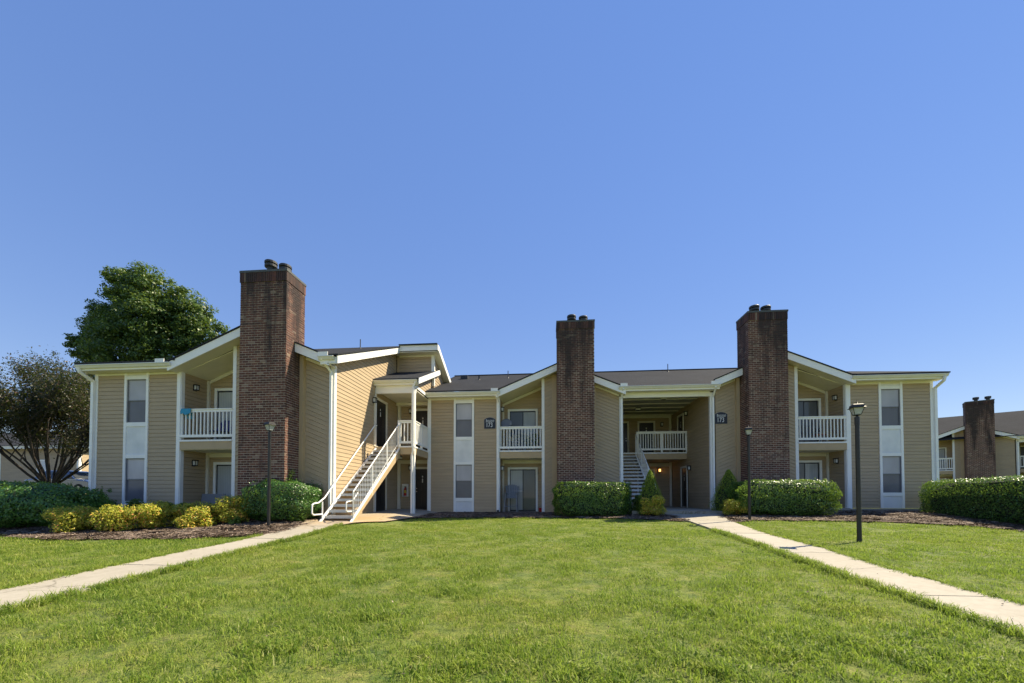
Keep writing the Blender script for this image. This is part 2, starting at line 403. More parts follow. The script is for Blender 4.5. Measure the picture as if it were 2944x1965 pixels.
def window_strip(P, T, s0, s1, z0, ztop):
    """tall white frame with two sash windows; z0 = floor level of the unit"""
    st = .095; f = MB(T)
    f.box(s0, -.085, z0, s0 + st, .05, ztop); f.box(s1 - st, -.085, z0, s1, .05, ztop)
    for a, b in ((5.21, 5.34), (3.45, 3.60), (2.27, 2.40), (.53, .68)):
        f.box(s0 + st, -.085, z0 + a, s1 - st, .046, z0 + b)
    fr = f.build('window_surround', 'white', P)
    for a, b in ((5.34, ztop - z0), (2.40, 3.45), (0, .53)):
        MB(T).box(s0 + st, -.02, z0 + a, s1 - st, .022, z0 + b).build('infill_panel', 'stucco', fr)
    for a, b in ((3.60, 5.21), (.68, 2.27)):
        mid = (a + b) / 2 + .02
        wn = MB(T); wn.box(s0 + st, -.05, z0 + a, s0 + st + .025, .02, z0 + b); wn.box(s1 - st - .025, -.05, z0 + a, s1 - st, .02, z0 + b)
        wn.box(s0 + st + .025, -.05, z0 + b - .03, s1 - st - .025, .02, z0 + b); wn.box(s0 + st + .025, -.05, z0 + a, s1 - st - .025, .02, z0 + a + .025)
        wn = wn.build('window', 'greyframe', P)
        MB(T).box(s0 + st + .025, -.04, mid + z0, s1 - st - .025, -.012, z0 + b - .03).build('pane', 'pane_up', wn)
        MB(T).box(s0 + st + .025, -.05, z0 + a + .025, s1 - st - .025, -.022, z0 + mid).build('pane', 'pane_lo', wn)
        MB(T).box(s0 + st + .025, -.02, z0 + mid - .018, s1 - st - .025, .004, z0 + mid + .018).build('meeting_rail', 'greyframe', wn)
M['greyframe'] = plain('grey_window_frame', (.2, .2, .21), .5)

def sliding_door(P, T, s0, s1, z0, blind=0, h=2.1):
    fr = MB(T); fr.box(s0 - .1, -.085, z0, s0, .04, z0 + h + .1); fr.box(s1, -.085, z0, s1 + .1, .04, z0 + h + .1); fr.box(s0, -.085, z0 + h, s1, .04, z0 + h + .1)
    d = fr.build('sliding_door', 'white', P)
    k = MB(T); mid = (s0 + s1) / 2
    for a, b, y in ((s0, mid + .03, -.01), (mid - .03, s1, -.03)):
        k.box(a, y - .03, z0, a + .04, y, z0 + h); k.box(b - .04, y - .03, z0, b, y, z0 + h)
        k.box(a + .04, y - .03, z0 + h - .05, b - .04, y, z0 + h); k.box(a + .04, y - .03, z0, b - .04, y, z0 + .07)
    k.build('door_frame', 'black', d)
    MB(T).box(s0 + .04, -.04, z0 + .07, mid - .01, -.02, z0 + h - .05).build('pane', 'slide_blind' if blind in (1, 3) else 'slide_dark', d)
    MB(T).box(mid + .01, -.06, z0 + .07, s1 - .04, -.045, z0 + h - .05).build('pane', 'slide_blind' if blind in (2, 3) else 'slide_dark', d)
    if blind == 1: MB(T).box(s0 + .04, -.019, z0 + 1.0, mid - .01, -.01, z0 + 1.03).build('security_bar', 'white', d)
    return d
def door(P, T, s0, s1, z0, h=2.05, knob=0, framew=.1):
    fr = MB(T); fr.box(s0 - framew, 0, z0, s0, .04, z0 + h + .1); fr.box(s1, 0, z0, s1 + framew, .04, z0 + h + .1); fr.box(s0, 0, z0 + h, s1, .04, z0 + h + .1)
    fr.box(s0, 0, z0, s1, .03, z0 + .03)
    d = fr.build('door', 'cream', P)
    sl_ = MB(T); sl_.box(s0, -.04, z0 + .03, s1, -.012, z0 + h)
    w_ = s1 - s0
    for a, b in ((.14, .44), (.56, .86)):
        for c, e in ((.25, .85), (1.0, 1.55), (1.66, 1.92)):
            sl_.box(s0 + a * w_, -.012, z0 + c, s0 + b * w_, -.004, z0 + e)
            sl_.box(s0 + a * w_ + .03, -.004, z0 + c + .03, s0 + b * w_ - .03, .002, z0 + e - .03)
    sl_.build('door_leaf', 'black', d)
    kx = s0 + (.07 if knob == 0 else w_ - .07)
    MB(T).tube((kx, -.012, z0 + .98), (kx, .045, z0 + .98), .028).tube((kx, -.012, z0 + 1.13), (kx, .02, z0 + 1.13), .026).build('knob', 'metal', d)
    MB(T).box(s0 + w_ / 2 - .025, -.004, z0 + 1.42, s0 + w_ / 2 + .025, .006, z0 + 1.62).box(s0 + w_ / 2 - .025, -.004, z0 + 1.68, s0 + w_ / 2 + .025, .006, z0 + 1.76).build('number_plate', 'frosted', d)
    return d
def wall_lamp(P, T, s, z, lit=False):
    b = MB(T); b.box(s - .07, 0, z - .12, s + .07, .03, z + .12); b.box(s - .075, .03, z + .08, s + .075, .17, z + .12); b.box(s - .065, .03, z - .1, s + .065, .15, z - .075)
    for dx in (-.065, .05): b.box(s + dx, .135, z - .075, s + dx + .015, .15, z + .08)
    b = b.build('wall_lamp', 'black', P)
    MB(T).box(s - .05, .04, z - .075, s + .05, .135, z + .08).build('lamp_glass', 'bulb' if lit else 'frosted', b)
def ceiling_lamp(P, x, y, z):
    b = MB().box(x - .14, y - .14, z - .03, x + .14, y + .14, z)
    for dx, dy in ((-1, -1), (1, -1), (1, 1), (-1, 1)): b.tube((x + dx * .13, y + dy * .13, z - .03), (x + dx * .08, y + dy * .08, z - .14), .008, n=4)
    b.box(x - .085, y - .085, z - .155, x + .085, y + .085, z - .14)
    b = b.build('ceiling_lamp', 'black', P)
    MB().ext([(x - .12, y - .12, z - .031), (x + .12, y - .12, z - .031), (x + .12, y + .12, z - .031), (x - .12, y + .12, z - .031)], (0, 0, -.1)).build('lamp_glass', 'frosted', b)

def railing(P, p, q, zt, zb, n, name='railing', deck=None, midpost=None, endposts=(0, 0)):
    """p,q (x,y) ends; zt top of rail, zb underside of bottom rail"""
    p = Vector((*p, 0)); q = Vector((*q, 0)); d = (q - p); L = d.length; d.normalize(); nn = Vector((-d.y, d.x, 0))
    T = lambda s, e, z: tuple(p + d * s + nn * e + Vector((0, 0, z)))
    r = MB(T); r.box(0, -.055, zt - .035, L, .055, zt); r.box(.0, -.025, zt - .12, L, .025, zt - .035); r.box(0, -.025, zb, L, .025, zb + .095)
    if midpost: r.box(midpost - .045, -.045, deck or zb, midpost + .045, .045, zt - .035)
    if endposts[0]: r.box(-.045, -.045, deck or zb, .045, .045, zt)
    if endposts[1]: r.box(L - .045, -.045, deck or zb, L + .045, .045, zt)
    r = r.build(name, 'white', P)
    base = None
    for i in range(n):
        s_ = L * (i + .5) / n
        if midpost and abs(s_ - midpost) < .05: continue
        b = MB(T).box(s_ - .02, -.02, zb + .095, s_ + .02, .02, zt - .12).build('baluster', 'white', r)
    return r

def gutter(P, x0, x1, y, zt):
    MB().yz([(y, zt), (y - .125, zt), (y - .13, zt - .03), (y - .105, zt - .05), (y - .07, zt - .12), (y, zt - .12)], x0, x1).build('gutter', 'cream2', P)
M['cream2'] = plain('off_white_gutter', (.72, .7, .6), .45, .05, 2)
def downspout(P, pts, w_=.075):
    mb = MB()
    for a, b in zip(pts, pts[1:]):
        a, b = Vector(a), Vector(b); d = (b - a).normalized()
        if abs(d.z) > .99:
            mb.box(a.x - w_ / 2, a.y - w_ / 2 + .01, min(a.z, b.z) - .02, a.x + w_ / 2, a.y + w_ / 2 - .01, max(a.z, b.z) + .02)
        else: mb.tube(a - d * .02, b + d * .02, w_ * .56, n=8)
    mb.build('downspout', 'white', P)

BRICKME = []
def chimney(P, x0, x1, y0, y1, z0, z1, objs=0, pots=(), side_tall=True):
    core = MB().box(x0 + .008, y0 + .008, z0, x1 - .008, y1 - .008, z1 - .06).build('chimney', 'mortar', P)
    o_ = org(P)
    bl, jt, bh = .197, .0185, .0625; rh = .0808
    rest = MB(); zt = z1 - .33
    rows = int((zt - z0) / rh)
    def put(face, a, b, zc0, zc1, proud=0.):
        e = rnd.uniform(-.0015, .0015)
        if face == 'f': rest.box(a, y0 - proud + e, zc0, b, y0 + .05, zc1)
        if face == 'b': rest.box(a, y1 - .05, zc0, b, y1 + proud + e, zc1)
        if face == 'l': rest.box(x0 - proud + e, a, zc0, x0 + .05, b, zc1)
        if face == 'r': rest.box(x1 - .05, a, zc0, x1 + proud + e, b, zc1)
    cnt = 0
    me = None
    for k in range(rows):
        za = z0 + k * rh + .009; zb = za + bh
        for face in 'fblr':
            lo, hi = (x0, x1) if face in 'fb' else (y0 + .052, y1 - .052)
            s = lo - ((bl + jt) * .5 if k % 2 else 0) + (.0 if face in 'fb' else -.03)
            while s < hi - .02:
                a, b = max(s, lo), min(s + bl, hi)
                if b - a > .03:
                    if objs and face == 'f' and cnt < objs and b - a > bl - .001 and k > 12:
                        if me is None:
                            t = MB(); t.box(0, 0, 0, bl, .05, bh); 
                            ob = t.build('brick', 'brick', None); me = ob.data; ob.parent = core; ob.location = (a - o_.x, y0 - o_.y, za - o_.z)
                        else:
                            ob = bpy.data.objects.new('brick', me); C.objects.link(ob); ob.parent = core
                            ob.location = (a - o_.x, y0 - o_.y + rnd.uniform(-.0015, .0015), za - o_.z)
                        cnt += 1
                    else: put(face, a, b, za, zb)
                s += bl + jt
    # soldier course, corbelled
    za = z0 + rows * rh + .006; zb = z1 - .075
    for face in 'fblr':
        lo, hi = (x0 - .02, x1 + .02) if face in 'fb' else (y0 + .04, y1 - .04)
        s = lo
        while s < hi - .02:
            put(face, s, min(s + .066, hi), za, zb, .02); s += .0775
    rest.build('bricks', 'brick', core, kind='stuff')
    MB().box(x0 - .03, y0 - .03, z1 - .075, x1 + .03, y1 + .03, z1).build('chimney_crown', 'capmetal', core)
    for (px, py, ph) in pots:
        MB().lathe((px, py, z1), [(.12, 0), (.12, ph - .22), (.13, ph - .22), (.2, ph - .2), (.2, ph - .13), (.19, ph - .12)], 18).build('flue_pipe', 'darkmetal', core)
        MB().lathe((px, py, z1), [(.2, ph - .085), (.205, ph - .08), (.205, ph - .02), (.19, ph), (.05, ph + .012)], 18).tube((px - .15, py, z1 + ph - .2), (px - .15, py, z1 + ph - .05), .01, n=4).tube((px + .15, py, z1 + ph - .2), (px + .15, py, z1 + ph - .05), .01, n=4).tube((px, py - .15, z1 + ph - .2), (px, py - .15, z1 + ph - .05), .01, n=4).build('flue_cap', 'darkmetal', core)
    return core

SL = .4167
def bay(P, xo, d, Y, z0, s_post, s_ch, s_far, y_ch, ztop_ch, pots, blinds, zlo_ch=0, foot=5.70, objs=0, prio=1, near_wide=False, dep=1.2):
    """gabled bay: balcony stack on the outer side, chimney, slanted siding on the inner side"""
    X = lambda s: xo + d * s
    def seg(a, b): a, b = X(a), X(b); return (min(a, b), max(a, b))
    T = TY(Y); yf = Y - .45
    mid = s_far / 2; zp = foot + SL * mid
    zr = lambda s: z0 + (foot + SL * s if s < mid else foot + SL * (s_far - s))
    SO = .30  # rake board depth
    # rake boards
    for a, b in ((-.12, mid), (mid, s_far + .08)):
        poly = [(X(a), zr(a)), (X(b), zr(b)), (X(b), zr(b) - SO), (X(a), zr(a) - SO)]
        MB().xz(poly, yf, yf + .04).build('rake_board', 'white', P)
        # roof skin of the gable running back into the main roof
        y1a = yf - .04
        sa = a - .05 if a < 0 else a; sb = b + .03 if b > mid else b
        pts = []
        for (s_, yy) in ((sa, y1a), (sb, y1a), (sb, None), (sa, None)):
            if yy is None: yy = max(y1a + .06, (Y - .5) + (zr(s_) - (z0 + 5.66)) / SL + .12)
            pts.append((X(s_), yy, zr(s_) + .015))
        MB().raw(pts + [(p[0], p[1], p[2] + .035) for p in pts], [(0, 1, 2, 3), (4, 5, 6, 7), (0, 1, 5, 4), (1, 2, 6, 5), (2, 3, 7, 6), (3, 0, 4, 7)]).build('gable_roof', 'shingle', P)
        # overhang soffit
        p2 = [(X(s_), yy, zr(s_) - SO + .04) for (s_, yy) in ((a, yf + .04), (b, yf + .04), (b, Y + .1), (a, Y + .1))]
        MB().raw(p2 + [(p[0], p[1], p[2] + .03) for p in p2], [(0, 1, 2, 3), (4, 5, 6, 7), (0, 1, 5, 4), (1, 2, 6, 5), (2, 3, 7, 6), (3, 0, 4, 7)]).build('soffit', 'cream', P)
    # balcony ceiling (sloped)
    yb = Y + dep
    p2 = [(X(s_), yy, zr(s_) - SO + .04) for (s_, yy) in ((-.05, Y + .1), (s_ch[0], Y + .1), (s_ch[0], yb + .1), (-.05, yb + .1))]
    MB().raw(p2 + [(p[0], p[1], p[2] + .03) for p in p2], [(0, 1, 2, 3), (4, 5, 6, 7), (0, 1, 5, 4), (1, 2, 6, 5), (2, 3, 7, 6), (3, 0, 4, 7)]).build('balcony_ceiling', 'cream', P)
    # inner wall siding strip between post and chimney, slanted boards
    a, b = s_post + .13, s_ch[0] + .05
    top = lambda s: zr(s) - SO + .02
    sl_in = SL * d
    x0, x1 = sorted((X(a), X(b)))
    swall(P, T, [(X(a), z0), (X(b), z0), (X(b), top(b)), (X(a), top(a))] if d > 0 else [(X(b), z0), (X(a), z0), (X(a), top(a)), (X(b), top(b))], sl_in, prio)
    # wall behind chimney
    wall(P, T, [(*sorted((X(s_ch[0]), X(s_ch[1])))[:1], z0)] + [(max(X(s_ch[0]), X(s_ch[1])), z0), (max(X(s_ch[0]), X(s_ch[1])), top(mid) - .4), (min(X(s_ch[0]), X(s_ch[1])), top(mid) - .4)])
    # far siding
    a, b = s_ch[1] - .05, s_far - .1
    q = [(X(a), z0), (X(b), z0), (X(b), top(b)), (X(a), top(a))]
    if d < 0: q = [q[1], q[0], q[3], q[2]]
    swall(P, T, q, -sl_in, prio + .5)
    # tan boards beside the chimney
    for s_ in ((s_ch[0] - .22, s_ch[0]), (s_ch[1], s_ch[1] + .14)):
        x0, x1 = seg(*s_); zz = min(top(s_[0]), top(s_[1]))
        if s_[0] > s_post + .14: MB(T).box(x0, -.08, z0, x1, .03 if s_[0] < mid else .17, zz).build('trim_board', 'tanpaint', P)
    # frieze along rake (cream)
    a, b = s_ch[1], s_far - .08
    MB().xz([(X(a), top(a)), (X(b), top(b)), (X(b), top(b) - .1), (X(a), top(a) - .1)], Y - .03, Y).build('frieze_board', 'cream', P)
    # post at inner side of balcony opening
    x0, x1 = seg(s_post, s_post + .13)
    MB().box(x0, Y - .02, z0, x1, Y + .12, top(s_post + .06) + .02).build('porch_post', 'white', P)
    # outer corner boards: front face handled by caller; return face here
    Tc = TXp(xo) if d > 0 else TXm(xo)
    trim(P, Tc, Y + .0, z0, Y + .13, top(0) + .04, d=.02)
    swall(P, Tc, rect(Y + .13, z0, yb, top(0) + .03), 0, prio * .6)
    Tb = TY(yb)
    Ti = TXm(X(s_post + .15)) if d > 0 else TXp(X(s_post + .15))
    swall(P, Ti, rect(Y + .13, z0, yb, top(s_post) + .05), 0, 0)
    q = [(X(0), z0), (X(s_post + .15), z0), (X(s_post + .15), top(s_post + .15)), (X(0), top(0))]
    if d < 0: q = [q[1], q[0], q[3], q[2]]
    # back wall, boards split round the doors
    wall(P, Tb, q)
    d0, d1 = .38, 1.68
    for lv in (0, 1):
        zf = z0 + (2.93 if lv else 0)
        x0, x1 = seg(d0, d1)
        zz = z0 + 2.9 if lv == 0 else None
        dz = zf + 2.2
        for (sa, sb) in ((.0, d0 - .1), (d1 + .1, s_post + .15)):
            qq = [(X(sa), zf), (X(sb), zf), (X(sb), zz or top(sb)), (X(sa), zz or top(sa))]
            if d < 0: qq = [qq[1], qq[0], qq[3], qq[2]]
            siding(P, Tb, qq, 0, 0)
        sa, sb = d0 - .1, d1 + .1
        qq = [(X(sa), dz), (X(sb), dz), (X(sb), zz or top(sb)), (X(sa), zz or top(sa))]
        if d < 0: qq = [qq[1], qq[0], qq[3], qq[2]]
        siding(P, Tb, qq, 0, 0)
        sliding_door(P, Tb, x0, x1, zf + .01, blinds[lv], 2.1)
        wall_lamp(P, Tc, Y + .55, z0 + (2.12 if lv == 0 else 5.0))
    # inside corner trim + ceiling trim
    x0, x1 = seg(0, .1)
    MB().box(x0, yb - .1, z0, x1, yb - .021, top(0)).build('trim_board', 'cream', P)
    MB().xz([(X(.1), top(.1)), (X(s_post + .1), top(s_post + .1)), (X(s_post + .1), top(s_post + .1) - .13), (X(.1), top(.1) - .13)], yb - .045, yb - .021).build('trim_board', 'cream', P)
    # deck
    x0, x1 = seg(0.0, s_post + .13)
    dk = MB().box(x0, Y + .02, z0 + 2.6, x1, yb, z0 + 2.93).build('balcony_deck', 'tanpaint', P)
    xa, xb = seg(0.0, s_post)
    MB().box(xa, Y - .02, z0 + 2.57, xb, Y + .02, z0 + 2.86).build('deck_fascia', 'tanpaint', dk)
    MB().box(xa, Y - .05, z0 + 2.862, xb, Y + .02, z0 + 2.925).build('deck_edge', 'white', dk)
    MB().box(x0, Y + .02, z0 + 2.56, x1, yb - .05, z0 + 2.597).build('porch_ceiling', 'cream', dk)
    xa2, xb2 = seg(.1, s_post + .1)
    MB().box(xa2, yb - .05, z0 + 2.4, xb2, yb - .021, z0 + 2.56).build('trim_board', 'cream', P)
    railing(P, (xa, Y + .0), (xb, Y + .0), z0 + 4.06, z0 + 3.02, 14)
    # porch slab
    MB().box(x0, Y - .15, z0 - .15, x1, yb, z0 + .005).build('porch_slab', 'concrete', P)
    chimney(P, *sorted((X(s_ch[0]), X(s_ch[1]))), y_ch, y_ch + 1.02, z0 - .2 + zlo_ch, ztop_ch, objs, pots)

def eave(P, x0, x1, Y, z0, gx=None, dz=0.):
    """horizontal fascia, gutter and soffit along a front wall"""
    yf = Y - .43
    MB().box(x0, yf, z0 + 5.45 + dz, x1, yf + .03, z0 + 5.64 + dz).build('fascia_board', 'white', P)
    MB().box(x0, yf + .03, z0 + 5.455 + dz, x1, Y + .05, z0 + 5.48 + dz).build('soffit', 'cream', P)
    g0, g1 = gx or (x0, x1)
    gutter(P, g0, g1, yf - .002, z0 + 5.64 + dz)

def slab_roof(P, pts, th=.05, name='roof'):
    n = len(pts)
    MB().raw(list(pts) + [(p[0], p[1], p[2] + th) for p in pts], [tuple(range(n)), tuple(range(n, 2 * n))] + [(i, (i + 1) % n, (i + 1) % n + n, i + n) for i in range(n)]).build(name, 'shingle', P)

def splash(P, x0, x1, y, z): MB().box(x0, y - .04, z, x1, y - .02, z + .14).build('gutter_guard', 'white', P)
def vent_pipe(P, x, y, z, h=.35, r=.02, name='vent_pipe'):
    MB().tube((x, y, z - .1), (x, y, z + h), r).lathe((x, y, z - .06), [(.09, 0), (.03, .12)], 10).build(name, 'darkmetal', P)

# ================================================================== MAIN BUILDING
B = thing('apartment_building', 'long two-storey tan apartment building with three tall brick chimneys, filling the middle of the view', 'building', (0, 18.8, -.77))
YC, YL = 18.8, 13.5
zc, zl, zr_ = -.77, -.87, -.53

# --- centre unit
T = TY(YC)
swall(B, T, rect(-5.6, zc, -4.48, zc + 5.46), 0, 3, zc)
swall(B, T, rect(-3.5, zc, -2.41, zc + 5.46), 0, 3, zc)
wall(B, T, rect(-4.48, zc, -3.5, zc + 5.46))
window_strip(B, T, -4.48, -3.5, zc, zc + 5.46)
trim(B, T, -5.76, zc - .02, -5.6, zc + 5.46, d=.03, name='corner_board')
trim(B, T, -2.42, zc, -2.28, zc + 5.48, d=.03, name='corner_board')
trim(B, T, -5.6, zc + 5.38, -2.42, zc + 5.455, d=.035, name='frieze_board', mat='cream')
eave(B, -5.7, -2.2, YC, zc)
splash(B, -2.62, -2.3, YC - .5, zc + 5.63)
downspout(B, [(-2.3, YC - .5, zc + 5.5), (-2.34, YC - .09, zc + 5.2), (-2.34, YC - .09, zc + .12)])
MB().box(-2.39, YC - .14, zc - .05, -2.29, YC - .04, zc + .12).build('downspout_boot', 'black', B)
bay(B, -2.28, 1, YC, zc, 2.0, (2.70, 4.34), 5.72, 17.8, 7.8 + .02, ((1.09, 18.2, .38), (1.62, 18.25, .33)), (1, 2), prio=1)
# side wall of the centre unit facing the landing
swall(B, TXm(-5.76), rect(YC + .12, zc, 19.6, zc + 5.5))
trim(B, TXm(-5.76), YC, zc, YC + .12, zc + 5.46, d=.02, name='corner_board')

# --- right unit
swall(B, T, rect(13.27, zr_, 14.42, zr_ + 5.52), 0, 3, zr_)
swall(B, T, rect(15.38, zr_, 16.5, zr_ + 5.52), 0, 3, zr_)
wall(B, T, rect(14.42, zr_, 15.38, zr_ + 5.52))
window_strip(B, T, 14.42, 15.38, zr_, zr_ + 5.52)
trim(B, T, 13.1, zr_ - .02, 13.27, zr_ + 5.52, d=.03, name='corner_board')
trim(B, T, 16.5, zr_, 16.62, zr_ + 5.52, d=.03, name='corner_board')
trim(B, T, 13.27, zr_ + 5.43, 16.5, zr_ + 5.515, d=.035, name='frieze_board', mat='cream')
eave(B, 13.05, 16.8, YC, zr_, None, .06)
MB().box(16.62 - .06, YC - .0, zr_, 16.62, YC + 11, zr_ + 5.5).build('wall', 'siding', B)
MB().box(13.0, YC - .01, zr_ - .4, 16.64, YC + .2, zr_ - .01).build('foundation', 'found', B)
downspout(B, [(16.66, YC - .52, zr_ + 5.58), (16.66, YC - .47, zr_ + 5.42), (16.67, YC - .06, zr_ + 5.2), (16.67, YC - .06, zr_ - .1)], .1)
bay(B, 13.1, -1, YC, zr_, 2.0, (2.95, 4.54), 5.63, 17.8, 7.92, ((9.01, 18.2, .38), (9.51, 18.25, .36)), (2, 0), foot=5.72, prio=1)

# --- breezeway between chimney bays
zb_ = -.6
Tb = TY(YC)
for x0, x1, sp in ((3.3, 3.46, 3.37), (7.33, 7.5, 7.42)):
    MB().box(x0, YC - .03, zb_ - .1, x1, YC + .12, zc + 5.47).build('corner_board', 'white', B)
downspout(B, [(3.4, YC - .5, zc + 5.6), (3.38, YC - .1, zc + 5.25), (3.38, YC - .1, zb_ - .1)])
downspout(B, [(7.4, YC - .5, zc + 5.6), (7.44, YC - .1, zc + 5.25), (7.44, YC - .1, zb_ - .1)])
MB().box(3.46, YC - .02, zb_ + 5.14, 7.33, YC + .12, zc + 5.56).build('header_beam', 'white', B)
MB().box(3.2, YC - .43, zc + 5.52, 7.6, YC - .40, zc + 5.70).build('fascia_board', 'white', B)
MB().box(3.2, YC - .40, zc + 5.53, 7.6, YC - .02, zc + 5.56).build('soffit', 'cream', B)
gutter(B, 3.2, 7.6, YC - .432, zc + 5.72)
splash(B, 3.27, 3.58, YC - .5, zc + 5.71); splash(B, 7.2, 7.52, YC - .5, zc + 5.71)
# ceiling with battens
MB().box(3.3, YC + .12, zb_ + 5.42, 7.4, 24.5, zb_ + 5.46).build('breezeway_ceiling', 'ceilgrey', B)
for k in range(6):
    y = YC + .55 + k * .95
    MB().box(3.35, y, zb_ + 5.385, 7.33, y + .06, zb_ + 5.419).build('ceiling_batten', 'cream', B)
for x, y in ((5.6, 19.9), (4.9, 22.3)): ceiling_lamp(B, x, y, zb_ + 5.42)
# side walls
swall(B, TXm(7.36), [(YC + .12, zb_), (24.5, zb_), (24.5, zb_ + 5.42), (YC + .12, zb_ + 5.42)], 0, .8, zb_)
swall(B, TXp(3.4), [(YC + .12, zb_), (24.5, zb_), (24.5, zb_ + 5.42), (YC + .12, zb_ + 5.42)], 0, 0, zb_)
swall(B, TY(24.5), rect(3.4, zb_, 7.36, zb_ + 5.42), 0, 0, zb_)
Tback = TY(24.43)
door(B, Tback, 3.9, 4.75, zb_ + 2.93, 2.05, 1); door(B, Tback, 5.45, 6.28, zb_ + 2.93, 2.05, 1)
door(B, Tback, 5.4, 6.25, zb_, 2.1, 1)
door(B, TXm(7.29), 22.25, 23.1, zb_ + 2.93); door(B, TXm(7.29), 21.75, 22.6, zb_, 2.1)
wall_lamp(B, TXm(7.33), 21.75, zb_ + 4.95); wall_lamp(B, TXm(7.33), 21.35, zb_ + 2.05)
wall_lamp(B, Tback, 6.75, zb_ + 4.85); wall_lamp(B, Tback, 6.6, zb_ + 2.12, True)
MB().box(7.18, 24.36, zb_, 7.3, 24.46, zb_ + 5.42).build('trim_board', 'cream', B)
MB().box(3.5, 24.38, zb_ + 5.26, 7.18, 24.46, zb_ + 5.42).build('trim_board', 'cream', B)
MB().box(3.5, 24.38, zb_ + 2.35, 7.18, 24.46, zb_ + 2.55).build('trim_board', 'cream', B)
dk = MB().box(3.42, 21.95, zb_ + 2.6, 7.34, 24.45, zb_ + 2.92).build('walkway_deck', 'tanpaint', B)
MB().box(4.75, 21.9, zb_ + 2.56, 7.34, 21.95, zb_ + 2.86).build('deck_fascia', 'tanpaint', dk)
MB().box(3.45, 21.86, zb_ + 2.862, 7.34, 21.949, zb_ + 2.925).build('deck_edge', 'white', dk)
railing(B, (4.77, 21.9), (7.34, 21.9), zb_ + 4.05, zb_ + 3.05, 20, deck=zb_ + 2.93, midpost=1.28, endposts=(1, 1))
ceiling_lamp(B, 5.0, 22.3, zb_ + 2.6)
MB().box(3.4, 16.6, zb_ - .14, 7.5, 24.5, zb_).build('breezeway_slab', 'concrete', B)

# --- roofs of the centre and right units (ridge parallel to the front)
ez = zc + 5.66; ry = 24.3; rz_ = ez + SL * (ry - 18.27)
def pl(a, b, zt, y0, sl): return (a, b, zt + sl * (b - y0))
cpk = 18.3 + (.04 + SL * 2.86) / SL
prof = [(-5.75, 18.27), (-2.3, 18.27), (.58, cpk), (3.4, 18.27), (7.5, 18.27), (10.28, cpk + .6), (13.1, 18.27 + .6), (13.2, 18.27 + .5), (13.2, ry), (-5.75, ry)]
slab_roof(B, [pl(x, y, ez, 18.27, SL) for x, y in prof])
slab_roof(B, [(-5.75, ry, rz_), (13.2, ry, rz_ + .05), (13.2, 30.4, ez), (-5.75, 30.4, ez)])
MB().box(-5.75, ry - .1, rz_ + .045, 13.2, ry + .1, rz_ + .075).build('ridge_cap', 'shingle', B)
er = zr_ + 5.72; hm = .335; t_ = ry - 18.27
slab_roof(B, [(13.2, 18.25, er), (16.85, 18.25, er), (16.85 - t_, ry, er + hm * t_), (13.2 - 1.0, ry, er + hm * t_)])
slab_roof(B, [(16.85, 18.25, er), (16.85, 30.3, er), (16.85 - t_, ry, er + hm * t_)])
slab_roof(B, [(16.85, 30.3, er), (10.9, 30.3, er), (10.9, ry, er + hm * t_), (16.85 - t_, ry, er + hm * t_)])
# back wall and body so the building is solid from the side
MB().box(-5.7, 29.9, zc, 16.62, 30.0, zc + 5.5).build('wall', 'siding', B)
for x, y, h_ in ((-2.25, 22.6, .42), (6.9, 23.6, .45), (-3.85, 22.2, .2)):
    z_ = ez + SL * (y - 18.27) + .05
    vent_pipe(B, x, y, z_, h_, .05 if h_ < .3 else .022)
MB().box(-5.0, 22.6, ez + SL * 4.4, -4.6, 23.0, ez + SL * 4.75 + .12).build('roof_vent', 'darkmetal', B)

# --- left unit
T = TY(YL)
swall(B, T, rect(-16.8, zl, -15.69, zl + 5.45), 0, 4, zl)
swall(B, T, rect(-14.71, zl, -13.58, zl + 5.45), 0, 4, zl)
wall(B, T, rect(-15.69, zl, -14.71, zl + 5.45))
window_strip(B, T, -15.69, -14.71, zl, zl + 5.45)
trim(B, T, -16.93, zl - .1, -16.8, zl + 5.45, d=.03, name='corner_board')
trim(B, T, -13.58, zl, -13.44, zl + 5.47, d=.03, name='corner_board')
trim(B, T, -16.8, zl + 5.37, -13.58, zl + 5.445, d=.035, name='frieze_board', mat='cream')
eave(B, -17.12, -13.4, YL, zl)
splash(B, -13.95, -13.6, YL - .5, zl + 5.63)
downspout(B, [(-17.02, YL - .5, zl + 5.55), (-17.02, YL - .45, zl + 5.4), (-16.93, YL - .08, zl + 5.15), (-16.93, YL - .08, zl - .1)], .11)
bay(B, -13.44, 1, YL, zl, 2.05, (3.04, 4.70), 5.86, 12.58, 7.66, ((-9.62, 13.0, .52), (-9.16, 13.1, .42)), (3, 3), objs=300, prio=1)
MB().box(-16.93, YL + .01, zl, -16.87, YL + 11, zl + 5.45).build('wall', 'siding', B)
# sunlit end wall of the left unit
XE = -7.55
SLr = .42
e0 = 4.80
trim(B, T, -7.68, zl - .05, -7.55, zl + 5.5, d=.03, name='corner_board')
TX = TXp(XE)
trim(B, TX, YL - .024, zl - .048, YL + .12, zl + 5.52, d=.03, name='corner_board')
topE = lambda y: 4.52 + SLr * (y - 13.07) + .0
# wall polygon up to the rake soffit; boards split round the two doors further back
wall(B, TX, [(YL + .12, zl), (19.55, zl), (19.55, topE(19.4)), (19.3, topE(19.3)), (YL + .12, topE(YL + .12))])
ow = B.children[-1]
DY0, DY1 = 16.85, 18.05
fo = MB(TX).box(16.0, -.02, -.9, 16.01, -.01, -.89).build('wall', 'wallback', B)
def quad(y0, y1, za, zb=None):
    return [(y0, za), (y1, za), (y1, topE(y1) if zb is None else zb), (y0, topE(y0) if zb is None else zb)]
siding(ow, TX, quad(YL + .12, 16.86, zl), 0, 5, zl)
